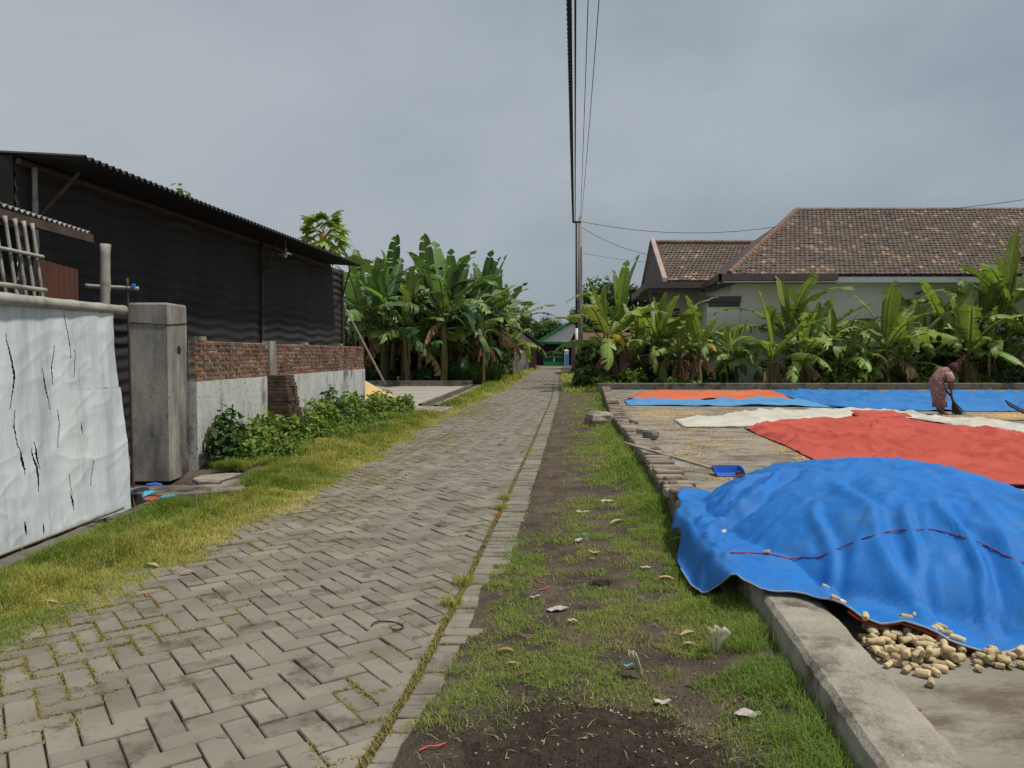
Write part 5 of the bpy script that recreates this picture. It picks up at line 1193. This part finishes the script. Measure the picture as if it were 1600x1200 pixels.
# porch fascia running back to the wing
mb = MB(); mb.add([(8.85, EY - .2, EZ - .2), (8.85, EY - .2, EZ + .08), (8.97, EY - .2, EZ + .08), (8.97, EY - .2, EZ - .2), (9.35, 37.9, EZ - .2), (9.35, 37.9, EZ + .08), (9.47, 37.9, EZ + .08), (9.47, 37.9, EZ - .2)], [(0, 1, 5, 4), (1, 2, 6, 5), (2, 3, 7, 6), (3, 0, 4, 7), (0, 3, 2, 1), (4, 5, 6, 7)])
WY, WZ = 37.9, 4.95; mb.box(6.55, 9.5, WY - .12, WY, WZ - .28, WZ + .04); mb.box(6.68, 9.5, WY, WY + .1, WZ - .48, WZ - .2)
mb.add([(6.55, WY, WZ - .28), (6.55, WY, WZ + .04), (7.2, 46.5, WZ + .04), (7.2, 46.5, WZ - .28)], [(0, 1, 2, 3)])
mb.build('porch_fascia', M['brown_trim'], house)
mb = MB(); mb.add([(6.6, WY + .05, WZ - .3), (9.5, WY + .05, WZ - .3), (9.9, 46, WZ - .3), (7.2, 46, WZ - .3)], [(0, 1, 2, 3)]); mb.add([(9.0, EY - .05, EZ - .31), (9.75, EY - .05, EZ - .31), (9.75, 38, EZ - .31), (9.4, 38, EZ - .31)], [(0, 1, 2, 3)]); mb.build('porch_soffit', M['brown_trim'], house)
# wing
WRY, WRZ = 41.35, 7.3; ws = np.array([0, WRY - WY, WRZ - WZ - .05]); wl = float(np.linalg.norm(ws))
mb = MB(); tiles(mb, (7.55, WY + .05, WZ + .1), (1, 0, 0), ws, [(0, 0), (5.4, 0), (5.4, wl), (0, wl)], 5); tag(mb.build('roof_tiles', M['tile'], house), kind='stuff')
mb = MB(); mb.add([(7.5, WY, WZ), (13.2, WY, WZ), (13.2, WRY, WRZ), (7.5, WRY, WRZ), (7.5, 44.8, WZ), (13.2, 44.8, WZ)], [(0, 1, 2, 3), (3, 2, 5, 4), (0, 3, 4)]); mb.build('wing_deck', M['brown_trim'], house)
mb = MB(); n0 = np.array((0, -.56, .83)) * .12
mb.add([(7.4, WY - .02, WZ + .02), (7.62, WY - .02, WZ + .02), (7.62, WRY, WRZ + .22), (7.4, WRY, WRZ + .22), (7.4, WY - .02, WZ + .24), (7.62, WY - .02, WZ + .24), (7.62, WRY, WRZ + .44 - .1), (7.4, WRY, WRZ + .44 - .1), (7.4, 44.8, WZ), (7.62, 44.8, WZ)], [(0, 1, 5, 4), (4, 5, 6, 7), (1, 2, 6, 5), (0, 4, 7, 3), (7, 6, 9, 8), (3, 7, 8)]); mb.build('barge_board', M['pink_trim'], house)
ridge_caps((7.6, WRY, WRZ + .12), (13.0, WRY, WRZ + .12), '').build('ridge_caps', M['ridge'], house)
mb = MB(); mb.box(7.9, 13, 40.2, 40.4, -.2, WZ - .3); mb.build('wing_wall', M['house_wall'], house)
mb = MB(); mb.box(6.85, 7.15, 38.1, 38.4, -.2, WZ - .3); mb.build('porch_column', M['brown_trim'], house)
mb = MB(); mb.box(8.62, 10.0, 33.9, 34.1, -.2, 3.72); mb.build('side_wall', M['house_wall'], house)
mb = MB(); mb.box(8.5, 10.05, 33.8, 34.2, 3.72, 3.98); mb.box(8.62, 10.02, 33.86, 33.9, 3.52, 3.722); mb.build('side_wall_cap', M['brown_trim'], house)
for k in range(6):
    mb = MB(); mb.box(7.95, 8.75, 40.12, 40.2, 2.9 + k * .16, 3.0 + k * .16); mb.build('louvre_slat', M['brown_trim'], house)
mb = MB(); mb.box(3.5, 8.6, 35.0, 35.15, -.1, 1.0); mb.build('garden_wall', M['brown_trim'], house)

# ------------------------------------------------------------------ pole and cables
bxp, byp = G(906, 597); pole = empty('utility_pole', (bxp, byp, 0), 'tall grey concrete utility pole at the lane side', 'pole')
mb = MB(); mb.tube([(bxp, byp, -.2), (bxp, byp, 8.45)], [.17, .10], 12); mb.build('shaft', M['concrete_pole'], pole, smooth=True)
mb = MB(); mb.box(bxp - .42, bxp + .02, byp - .2, byp - .1, 8.12, 8.2); mb.build('bracket', M['black'], pole)
mb = MB(); mb.tube([(bxp - .2, byp - .22, 0), (bxp - .22, byp - .2, 8.1)], .05, 8); mb.build('riser_pipe', M['black'], pole, smooth=True)
mb = MB(); mb.tube([(bxp - .2, byp - .28, 1.45), (bxp - .2, byp - .28, 2.75)], .075, 10); mb.build('white_sleeve', M['white_paint'], pole, smooth=True)
mb = MB(); mb.tube([(bxp + .06, byp - .1, 0), (bxp + .03, byp - .1, 6.9)], .03, 6); mb.build('dark_conduit', M['black'], pole, smooth=True)
def cable(p0, p1, rad, sag, label, twist=False, n=60, m='black'):
    p0, p1 = np.array(p0, float), np.array(p1, float); mb = MB()
    def at(t): q = p0 * (1 - t) + p1 * t; q[2] -= sag * 4 * t * (1 - t); return q
    if twist:
        for ph in range(4):
            pts = []; nt_ = 420
            for k in range(nt_ + 1):
                t = k / nt_; a = t * 2 * math.pi * 60 + ph * math.pi / 2; q = at(t); pts.append(q + np.array((math.cos(a), 0, math.sin(a))) * rad * .62)
            mb.tube(pts, rad * .62, 5)
    else: mb.tube([at(k / n) for k in range(n + 1)], rad, 5)
    return tag(mb.build('overhead_cable', M[m], smooth=True), label, 'cable')
def behind(px, h, Y0):                               # where a wire leaves the top of the picture, carried on behind the viewer
    d = ray(px, 0); t = (h - CAM_H) / d[2]; a = np.array((d[0] * t, d[1] * t, h)); return a
def span(px, h0, pend, sagk, **kw):
    a = behind(px, h0, 0); e = np.array(pend); d = (a - e); L_ = math.hypot(d[0], d[1]); T = 46 / L_
    # end point 46 m along, same pole height; sag chosen so that the wire passes through a
    q = e + d * T; q[2] = e[2]; t = 1 / T; sag = (e[2] - h0) / (4 * t * (1 - t)); return q, sag
for px, h0, pe, rd, lab, tw in [(889, 7.35, (bxp - .38, byp - .15, 8.15), .042, 'thick twisted black cable bundle strung along the lane', True), (899, 7.5, (bxp - .28, byp - .15, 8.1), .02, 'single smooth dark cable beside the twisted bundle', False), (919, 7.7, (bxp, byp, 8.4), .009, 'thin wire just beside the dark cables', False), (936, 7.8, (bxp + .05, byp, 8.42), .009, 'thin wire spreading farthest from the dark cables', False)]:
    q, sag = span(px, h0, pe, 0); cable(pe, q, rd, sag, lab, tw)
cable((bxp + .1, byp, 8.2), (16.5, 39.0, 8.5), .014, .75, 'thin service wire drooping from pole to the tiled ridge')
cable((bxp + .1, byp, 7.9), (7.6, 40.5, 6.6), .012, .25, 'thin wire slanting from pole down to the pink gable')
cable((20.5, 36.0, 8.2), (32, 34, 10.3), .014, .3, 'thin wire crossing above the tiled ridge')
cable((bxp + .1, byp, 6.6), (7.4, 41, 6.3), .008, .05, 'faint level wire between pole and the pink gable')

# ------------------------------------------------------------------ far end of the lane
def atY(px, Y): return (px - 800) / 1200 * Y
Y = 94; gh_ = empty('green_roof_house', (atY(878, 100), 100, 0), 'small white gabled house with green roof trim at the lane end', 'house')
xl, xr, xm = atY(843, 98), atY(945, 98), atY(894, 98); ez, pz = 3.0, 5.35
mb = MB(); mb.add([(xl, 98, ez), (xr, 98, ez), (xm, 98, pz), (xl, 110, ez), (xr, 110, ez), (xm, 110, pz)], [(0, 1, 2), (3, 5, 4)]); mb.box(xl, xr, 99.5, 110, 0, ez); mb.build('wall', M['white_paint'], gh_)
mb = MB()
for sgn, xa in ((-1, xl), (1, xr)):
    mb.add([(xa + sgn * .5, 97.6, ez - .3), (xm, 97.6, pz + .12), (xm, 110, pz + .12), (xa + sgn * .5, 110, ez - .3), (xa + sgn * .5, 97.6, ez - .02), (xm, 97.6, pz + .42), (xm, 110, pz + .42), (xa + sgn * .5, 110, ez - .02)], [(0, 1, 5, 4), (4, 5, 6, 7), (0, 3, 2, 1)])
mb.build('roof', M['green_paint'], gh_)
mb = MB(); mb.box(xl - 1.2, xr, 97.8, 98.1, 2.72, 2.95); mb.build('porch_beam', M['green_paint'], gh_)
mb = MB(); mb.box(xl - 1.0, xr, 99.3, 99.45, 0, 2.72); mb.build('porch_shade', M['dark'], gh_)  # dark panel in place of the shade inside the porch opening
for px in (829.5, 885):
    x = atY(px, Y); w = .24; p = empty('gate_pillar', (x, Y, 0), 'blue and white gate pillar standing alone by the grey wall' if px < 850 else 'blue and white gate pillar hinging the green gate', 'pillar')
    mb = MB(); mb.box(x - w, x + w, Y - w, Y + w, 0, 1.75); mb.build('shaft', M['white_paint'], p)
    mb = MB(); mb.box(x - w * .7, x + w * .9, Y - w - .02, Y - w + .005, 0, 1.45); mb.build('blue_panel', M['blue_paint'], p)
    mb = MB(); mb.prism([(x - w * 1.15, Y - w * 1.15), (x + w * 1.15, Y - w * 1.15), (x + w * 1.15, Y + w * 1.15), (x - w * 1.15, Y + w * 1.15)], 1.75, 1.98, bev=.1); mb.build('cap', M['white_paint'], p)
gx0, gx1 = atY(849.5, Y), atY(881.5, Y); gt = empty('green_gate', ((gx0 + gx1) / 2, Y, 0), 'green steel gate with an arched top at the lane end', 'gate')
mb = MB(); mb.box(gx0, gx1, Y - .03, Y + .03, .05, .5); mb.build('kick_panel', M['green_paint'], gt)
for k in range(13):
    x = gx0 + (gx1 - gx0) * k / 12; h_ = 1.45 + .3 * math.sin(math.pi * k / 12); mb = MB(); mb.box(x - .02, x + .02, Y - .02, Y + .02, .5, h_); mb.build('bar', M['green_paint'], gt)
mb = MB(); mb.tube([(gx0 + (gx1 - gx0) * k / 12, Y, 1.45 + .3 * math.sin(math.pi * k / 12)) for k in range(13)], .035, 6); mb.tube([(gx0, Y, 1.05), (gx1, Y, 1.05)], .03, 6); mb.build('arch_rail', M['green_paint'], gt)
mb = MB(); mb.box((gx0 + gx1) / 2 - .05, (gx0 + gx1) / 2 + .05, Y - .05, Y - .03, .5, 1.2); mb.build('latch_plate', M['white_paint'], gt)
# left grey wall house and lantern post
gw_ = empty('grey_brick_house', (atY(812, 66), 66, 0), 'small brick and grey rendered house behind the lane-side grove', 'house')
mb = MB(); mb.box(atY(802, 64), atY(826, 64), 64, 64.2, 0, 1.75); mb.build('front_wall', M['pillar'], gw_)
mb = MB(); xa, xb = atY(770, 70), atY(838, 70); mb.box(xa, xb, 70, 76, 0, 2.3); mb.build('wall', M['brick'], gw_)
mb = MB(); xm = (xa + xb) / 2 - .3; mb.add([(xa - .4, 69.6, 2.2), (xb + .7, 69.6, 2.2), (xm, 69.6, 4.3), (xa - .4, 76.4, 2.2), (xb + .7, 76.4, 2.2), (xm, 76.4, 4.3)], [(0, 2, 5, 3), (1, 4, 5, 2)]); solid(mb.build('roof', M['tile'], gw_), .12)
mb = MB(); mb.add([(xa, 69.95, 2.25), (xb, 69.95, 2.25), (xm, 69.95, 4.1)], [(0, 1, 2)]); solid(mb.build('gable', M['pink_trim'], gw_), .05)
lx_ = atY(811, 57); ln_ = empty('lantern_post', (lx_, 57, 0), 'squat grey lantern-topped post beside the lane', 'post')
mb = MB(); mb.box(lx_ - .22, lx_ + .22, 56.8, 57.2, 0, 1.2); mb.build('base', M['pillar'], ln_)
mb = MB(); mb.box(lx_ - .15, lx_ + .15, 56.85, 57.15, 1.2, 1.55); mb.build('lantern', M['white_paint'], ln_)
mb = MB(); mb.add([(lx_ - .32, 56.68, 1.55), (lx_ + .32, 56.68, 1.55), (lx_ + .32, 57.32, 1.55), (lx_ - .32, 57.32, 1.55), (lx_, 57, 1.85)], [(0, 1, 4), (1, 2, 4), (2, 3, 4), (3, 0, 4), (3, 2, 1, 0)]); mb.build('cap', M['stone'], ln_)
stk = MB(); stk.tube([P(799, 545, 50), (*G(814, 592), 0)], .04, 6); tag(stk.build('leaning_stake', M['wood_dark']), 'thin dark stake leaning at the lane edge by the grove', 'stake')
# right brick house behind the pole
rb = empty('brick_house', (5.5, 55, 0), 'low bare brick house behind the utility pole', 'house')
mb = MB(); mb.box(4.65, 12, 53, 60, 0, 2.25); M['brick_far'] = mat('brick_far', (.15, .085, .06), (.1, .06, .045), scale=9, rough=.95, stretch=(1, 1, 4)); mb.build('wall', M['brick_far'], rb)
mb = MB(); mb.box(4.75, 5.15, 52.94, 53.0, 0, 2.0); mb.build('door', M['dark'], rb)
mb = MB(); mb.add([(4.55, 52.3, 2.3), (12.6, 52.3, 2.3), (12.6, 56.5, 2.95), (4.55, 56.5, 2.95), (12.6, 60.7, 2.3), (4.55, 60.7, 2.3)], [(0, 1, 2, 3), (3, 2, 4, 5)]); solid(mb.build('roof', M['brick_far'], rb), .12)
for k in range(2):
    mb = MB(); xw = 6.3 + k * 2.4; mb.box(xw, xw + .9, 52.95, 53.0, .9, 1.9); w_ = mb.build('window', M['brown_trim'], rb); mb = MB(); mb.box(xw + .08, xw + .82, 52.92, 52.95, .98, 1.82); mb.build('pane', M['glass_dark'], w_)

# ------------------------------------------------------------------ far trees
def tree(x, y, h_, r_, seed, label, m='leafy_dk', n=3500, group='trees beyond the houses', size=.3):
    e = empty('leafy_tree', (x, y, 0), label, 'tree', group); r = random.Random(seed); mb = MB(); th = h_ * .5
    mb.tube([(x, y, -.2), (x + .1, y, th * .6), (x + .15, y, th)], [h_ * .03, h_ * .022, h_ * .014], 8)
    for k in range(6):
        a = k * 1.05 + r.random(); mb.tube([(x + .12, y, th * r.uniform(.65, 1)), (x + r_ * .4 * math.cos(a), y + r_ * .4 * math.sin(a), th + h_ * .12), (x + r_ * .75 * math.cos(a), y + r_ * .75 * math.sin(a), h_ * r.uniform(.62, .82))], [h_ * .012, h_ * .008, .01], 5)
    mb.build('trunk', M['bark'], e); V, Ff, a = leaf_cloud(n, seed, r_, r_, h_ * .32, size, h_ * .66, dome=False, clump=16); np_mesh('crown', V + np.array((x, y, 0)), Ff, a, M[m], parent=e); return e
for k, (px, Y, h_, r_, lab) in enumerate([(845, 135, 8, 4, 'small far tree above the lane-end house'), (905, 130, 9.5, 4.5, 'dark far tree beside the green roofed house'), (800, 120, 9, 4, 'far tree behind the grey brick house'), (945, 75, 9, 3.4, 'dark tree standing behind the low brick house'), (985, 70, 7.5, 3, 'leafy tree between brick house and white house'), (930, 150, 11, 5, 'distant tree behind the low brick house roof'), (870, 190, 12, 6, 'most distant tree on the line of the lane'), (760, 150, 11, 5, 'far tree hidden behind the dense grove')]):
    tree(atY(px, Y), Y, h_, r_, 800 + k, lab, n=2600)
tree(atY(1630, 35), 33.2, 7.2, 1.9, 830, 'tall dark leafy tree in front of the tiled roof end', n=3500, size=.2, group=None)
tree(atY(252, 26), 27.5, 7.75, .8, 831, 'slim pale green tree whose tip shows above the shed roof', m='leafy', n=1200, size=.18, group=None)
# far-off wood closing the horizon
V, Ff, a = [], [], []; r = rs(5); base = 0
for k in range(60):
    an = -1.15 + 2.3 * k / 59; R0 = 260 + 40 * r.random(); v, f, t = leaf_cloud(420, 4000 + k, 11, 8, 5 + 3 * r.random(), 2.2, 4, dome=False); V.append(v + np.array((R0 * math.sin(an), R0 * math.cos(an), 0))); Ff.append(f + base); a.append(t); base += len(v)
tag(np_mesh('far_wood', np.concatenate(V), np.concatenate(Ff), np.concatenate(a), M['leafy_dk']), 'far-off belt of trees closing the horizon', kind='stuff')

# ------------------------------------------------------------------ rubble, rubbish and leaves
def slab_piece(name, px, py, w, d, h_, rz, label, seed, m='stone'):
    x, y = G(px, py, .05); r = rs(seed); n = 8; poly = [(w * math.cos(a) * (.8 + .35 * r.random()), d * math.sin(a) * (.8 + .35 * r.random())) for a in np.linspace(0, 2 * math.pi, n + 1)[:-1]]
    mb = MB(); mb.prism(poly, 0, h_, .3, bev=.012); me = mb.mesh(name); me.materials.append(M[m]); o = bpy.data.objects.new(name, me); C.objects.link(o); o.location = (x, y, max(float(gh(x, y)), -.04)); o.rotation_euler = (RNG.uniform(-.04, .04), RNG.uniform(-.05, .05), rz); return tag(o, label, 'slab', 'broken slabs by the pillar')
slab_piece('broken_slab', 352, 741, .36, .3, .06, .3, 'broken concrete slab half hidden under weeds at the wall foot', 1)
slab_piece('broken_slab', 318, 772, .46, .26, .08, .1, 'wide cracked slab before the concrete pillar', 2); slab_piece('broken_slab', 385, 758, .3, .24, .05, 1, 'thin slab piece poking into the yellow grass', 3); slab_piece('broken_slab', 268, 775, .42, .3, .16, .0, 'thick slab bridging the dark drain hole', 4, 'kerb_dark')
def scrap(name, px, py, pts2, m, label, cat, seed, h_=0.0, crump=.02, upright=False, base=None, group=None):
    """a crumpled sheet outline given in metres, laid (or standing) where the pixel meets the ground"""
    x, y = G(px, py, h_); r = rs(seed); poly = np.array(pts2, float); T = resample(poly[:len(poly) // 2 + 1], 12); B = resample(poly[len(poly) // 2:][::-1], 12) if len(poly) % 2 == 0 else resample(poly[len(poly) // 2:], 12)[::-1]
    rows = []
    for v in np.linspace(0, 1, 8):
        q = T * (1 - v) + B * v; z = crump * (fbm(q[:, 0] * 40 + seed, q[:, 1] * 40 + v, seed, 3) - .2) * 1.6
        rows.append(np.stack([q[:, 0], z - .3 * crump, q[:, 1]], 1) if upright else np.stack([q[:, 0], q[:, 1], z], 1))
    mb = MB(); mb.grid(np.array(rows)); me = mb.mesh(name, smooth=True); me.materials.append(M[m]); o = bpy.data.objects.new(name, me); C.objects.link(o)
    zb_ = float(gh(x, y)) if base is None else base; o.location = (x, y, zb_ + .012); solid(o, .0015); return tag(o, label, cat, group)
def bag(px, py, h_, prof, lean, label, seed):
    x, y = G(px, py); z0 = float(gh(x, y)); rows = []; r = rs(seed)
    for k, (f, w) in enumerate(prof):
        row = []
        for q in np.linspace(-1, 1, 15):
            row.append((x + lean * f * h_ + w * q, y + .022 * math.sin(q * 8 + f * 2 + seed) * (.3 + f) + .01 * r.normal() * f, z0 + h_ * f * (1 - .1 * (q + .2) ** 2 * f + .015 * math.sin(q * 9 + seed))))
        rows.append(row)
    mb = MB(); mb.grid(np.array(rows)); o = mb.build('plastic_bag', M['plastic_clear'], smooth=True); solid(o, .001); return tag(o, label, 'plastic bag')
bag(1118, 1034, .125, [(0, .012), (.2, .018), (.45, .022), (.65, .034), (.85, .046), (1, .05)], .12, 'clear plastic bag standing fan-shaped in the grass near the kerb', 1)
bag(1003, 1062, .125, [(0, .008), (.25, .013), (.5, .016), (.75, .02), (1, .022)], -.35, 'narrow clear plastic wrapper leaning in the grass above the soil patch', 4)
def blob(s, e=1.0): return [(-s * e, 0), (-s * .6 * e, s * .5), (0, s * .65), (s * .7 * e, s * .4), (s * e, 0), (s * .6 * e, -s * .45), (0, -s * .5), (-s * .7 * e, -s * .35)]
for k, (px, py, s, e, m, lab) in enumerate([(903, 848, .05, .8, 'scrap_white', 'pale plastic scrap upright in the grass below the dark soil strip'), (926, 868, .04, 1.2, 'scrap_white', 'white scrap beside a dry husk curl'), (870, 955, .05, 1.3, 'scrap_white', 'white and yellow food wrapper on bare soil'), (836, 938, .03, 1.1, 'scrap_white', 'small white scrap above the food wrapper'), (1034, 1106, .04, 1.2, 'scrap_white', 'white scrap lying at the upper rim of the soil patch'),
        (1165, 1140, .045, 1.3, 'scrap_white', 'white torn plastic by the kerb foot'), (955, 1130, .025, 1.3, 'scrap_white', 'white sliver in the middle of the soil patch'), (895, 980, .025, 1, 'scrap_white', 'tiny white pebble-like scrap in the grass'), (950, 787, .07, 1.4, 'scrap_white', 'pale torn sack piece near the kerb bricks'), (910, 800, .06, 1.6, 'scrap_white', 'stringy white plastic near the dark soil strip'), (1010, 893, .035, 1.2, 'scrap_white', 'dull white scrap near the blue tarp edge'),
        (912, 838, .025, .8, 'scrap_cyan', 'faint teal plastic piece in the grass'), (990, 1047, .012, 3.5, 'scrap_cyan', 'thin teal strip in long grass'), (715, 822, .03, 1, 'scrap_white', 'pale flake on the border course')]):
    scrap('litter_scrap', px, py, [(a * (.6 + .7 * RNG.random()), b * (.6 + .7 * RNG.random())) for a, b in blob(s, e)], m, lab, 'litter', 20 + k, crump=.022)
for k, (px, py, lab) in enumerate([(848, 900, 'pink red plastic strip curled in the grass'), (842, 912, 'pink red strip just below the curled one'), (850, 926, 'short pink strip nearest the bare soil'), (228, 932, 'red plastic strip at the yellow grass edge'), (360, 850, 'red strip on the pavers by the verge'), (772, 806, 'orange red strip lying by the border tuft'), (676, 1186, 'pink straw stuck at the soil patch edge')]):
    x, y = G(px, py); r = random.Random(k); mb = MB(); a = r.uniform(-1.2, .9); L_ = r.uniform(.06, .11)
    pts_ = [(x + L_ * (q - .5) * math.cos(a), y + L_ * (q - .5) * math.sin(a) + .012 * math.sin(q * 7), max(0.0, float(gh(x, y))) + .006 + .008 * math.sin(q * 3 + k) ** 2) for q in np.linspace(0, 1, 10)]
    mb.tube(pts_, .0035, 4); tag(mb.build('plastic_strip', M['scrap_red'], smooth=True), lab, 'litter')
for k, (px, py, L_, lab) in enumerate([(1090, 985, .0, ''), (236, 887, .13, 'pale curled husk on the yellow verge grass'), (292, 898, .10, 'pale husk on the verge beside the pavers'), (75, 945, .12, 'dry pale leaf in the grass near the drain edging'), (1075, 1003, .10, 'yellow dry husk in the green grass'), (1078, 1018, .09, 'second yellow husk just below its twin'), (965, 820, .16, 'long tan husk lying across the grass'), (1055, 828, .14, 'tan husk at the foot of the brick kerb'), (1060, 850, .16, 'pale broken husk beside the blue tarp edge'), (925, 878, .05, 'short curled husk on bare soil'),
        (1040, 907, .12, 'thin pale stalk lying in the grass'), (800, 1040, .06, 'brown dry leaf by the soil patch rim'), (820, 1060, .09, 'brown oval scrap with a red end at the soil patch rim'), (790, 1020, .09, 'dark brown crumpled leaf near the border course'), (1420, 1110, .10, 'thin brown pod lying on the bare slab')]):
    if not lab: continue
    sl_ = px > 1380; x, y = G(px, py, SLAB if sl_ else 0); r = random.Random(k + 50); a = r.uniform(-.5, .5); rows = []
    z0 = SLAB + .004 if sl_ else max(float(gh(x, y)), -.005) + .012
    for q in np.linspace(0, 1, 9):
        w = .16 * L_ * math.sin(math.pi * min(1, q * .95 + .03)) ** .7; rows.append([(x + L_ * (q - .5) * math.cos(a) - e * w * math.sin(a), y + L_ * (q - .5) * math.sin(a) + e * w * math.cos(a), z0 + .10 * L_ * math.sin(q * 3) + abs(e) * w * .5) for e in (-1, -.4, .4, 1)])
    mb = MB(); mb.grid(np.array(rows)); o = mb.build('dry_husk', M['husk'] if 'brown' not in lab else M['banana_dry'], smooth=True); solid(o, .002); tag(o, lab, 'husk')
# rubbish by the pillar
for k, (px, py, m, lab, s) in enumerate([(242, 757, 'blue_plastic', 'bright blue crumpled plastic by the pillar foot', .06), (222, 768, 'navy', 'dark crumpled bag under the sheet fence end', .08), (232, 771, 'scrap_cyan', 'teal crumpled wrapper among the pillar rubbish', .055), (238, 776, 'scrap_red', 'pink crumpled wrapper among the pillar rubbish', .045), (262, 775, 'scrap_cyan', 'flattened teal wrapper on the thick slab', .05)]):
    x, y = G(px, py, .12); rock('crumpled_wrapper', (x, y, .08), (s * 1.4, s, s * .5), 70 + k, M[m], lab, 'litter', k, .6)
# wire loop on the pavers
cx, cy = G(608, 980); mb = MB(); pts_ = []
for q in np.linspace(0, 1, 40):
    a = -2.4 + q * 5.6; rr_ = .075 * (1 - .15 * q); pts_.append((cx + 1.15 * rr_ * math.cos(a) - .02 + .12 * (1 - q) ** 4, cy + rr_ * math.sin(a), .008 + .004 * math.sin(q * 9)))
mb.tube(pts_, .0045, 6); tag(mb.build('wire_loop', M['rubber'], smooth=True), 'bent rusty wire loop lying on the pavers', 'wire')
x, y = G(345, 1152); scrap('tar_patch', 347, 1153, blob(.022, 1.1), 'lamp_metal', 'small dark grey flattened patch stuck to a paver', 'litter', 90, crump=.002, base=-.008)
rock('soil_clod', (*G(940, 915), -.01), (.06, .04, .035), 8, M['soil'], 'dark soil clod sitting in the grass', 'clod', .4, .5)
gb_p = G(1207, 755, SLAB); rock('green_bag', (gb_p[0], gb_p[1], SLAB), (.07, .06, .05), 33, mat('green_bag', (.12, .5, .22), (.1, .4, .18), scale=9, rough=.5), 'small light green bag peeking out behind the blue heap', 'bag', 0, .4)
M['humus'] = mat('humus', (.052, .04, .03), (.095, .074, .054), scale=14, rough=1, bump=1, bscale=110, bdist=.03, speck=((.2, .165, .12), 120, .69))
hx_ = np.linspace(-.55, 1.05, 110); hy_ = np.linspace(1.5, 3.35, 130); HX_, HY_ = np.meshgrid(hx_, hy_, indexing='ij')
wob_ = 1 + 1.1 * (fbm(HX_ * 3.2, HY_ * 3.2, 130) - .5); q_ = ((HX_ - .32) / .66) ** 2 + ((HY_ - 2.36) / .83) ** 2
HZ_ = gh(HX_, HY_) - .02 + .065 * np.maximum(-.5, wob_ - q_ ** 1.2) + .03 * (fbm(HX_ * 14, HY_ * 14, 131) - .5) + .02 * (fbm(HX_ * 40, HY_ * 40, 133, 2) - .5)
mb = MB(); mb.grid(np.stack([HX_, HY_, HZ_], -1), keep=((wob_ - q_ ** 1.2) > -.3)[:-1, :-1]); tag(mb.build('soil_heap', M['humus'], smooth=True), 'low dark heap of loose soil between lane and kerb', 'heap')
rh = rs(808); bx_ = rh.integers(0, 109, 9000); by_ = rh.integers(0, 129, 9000); ok_ = (wob_ - q_ ** 1.2)[bx_, by_] > -.1
tag(scatter_bits('soil_crumbs', np.stack([HX_[bx_, by_] + rh.random(9000) * .014, HY_[bx_, by_] + rh.random(9000) * .014, HZ_[bx_, by_] - .001], 1)[ok_], .011, M['humus'], 5, .8), 'crumbs of dark loose soil on the low heap', kind='stuff')
for nm_, mt_, cnt_, sz_ in (('wood_chips', 'drygrass', 110, .010),):
    sel_ = rh.integers(0, 9000, cnt_); sel_ = sel_[ok_[sel_]]; tag(scatter_bits(nm_, np.stack([HX_[bx_, by_], HY_[bx_, by_], HZ_[bx_, by_] + .005], 1)[sel_], sz_, M[mt_], 6, .2), 'tiny dry chips strewn on the dark soil heap', kind='stuff')
sel_ = np.nonzero(ok_)[0][::24]; blades('soil_straw', np.stack([HX_[bx_, by_], HY_[bx_, by_], HZ_[bx_, by_] + .004], 1)[sel_], .013, .003, M['drygrass'], 809, 'bits of straw lying on the dark soil heap', 3.0)
# chaff and pebbles on the soil patch and shoulder
r = rs(41); pts = []
for k in range(420):
    x = r.uniform(-.5, 1.15); y = r.uniform(2.2, 4.6)
    if x < float(kerbL(y)) - .03 and x > float(inner(y)) + .2: pts.append((x, y))
P_ = np.array(pts); tag(scatter_bits('chaff', np.c_[P_, gh(P_[:, 0], P_[:, 1]) + .004 + .05 * np.exp(-(((P_[:, 0] - .28) / .6) ** 4 + ((P_[:, 1] - 2.38) / .75) ** 4))], .0075, M['stone'], 3, .2), 'pale husk crumbs and chips strewn over the soil', kind='stuff')
pts = []
for k in range(16000):
    y = 2.2 + 15 * r.random() ** 2.6; x = float(inner(y)) + r.uniform(.2, 1.3)
    if x < float(kerbL(y)) - .02: pts.append((x, y))
P_ = np.array(pts); tag(scatter_bits('soil_crumbs', np.c_[P_, gh(P_[:, 0], P_[:, 1]) - .001], .0115, M['soil'], 4, .7), 'small soil crumbs on the bare shoulder', kind='stuff')
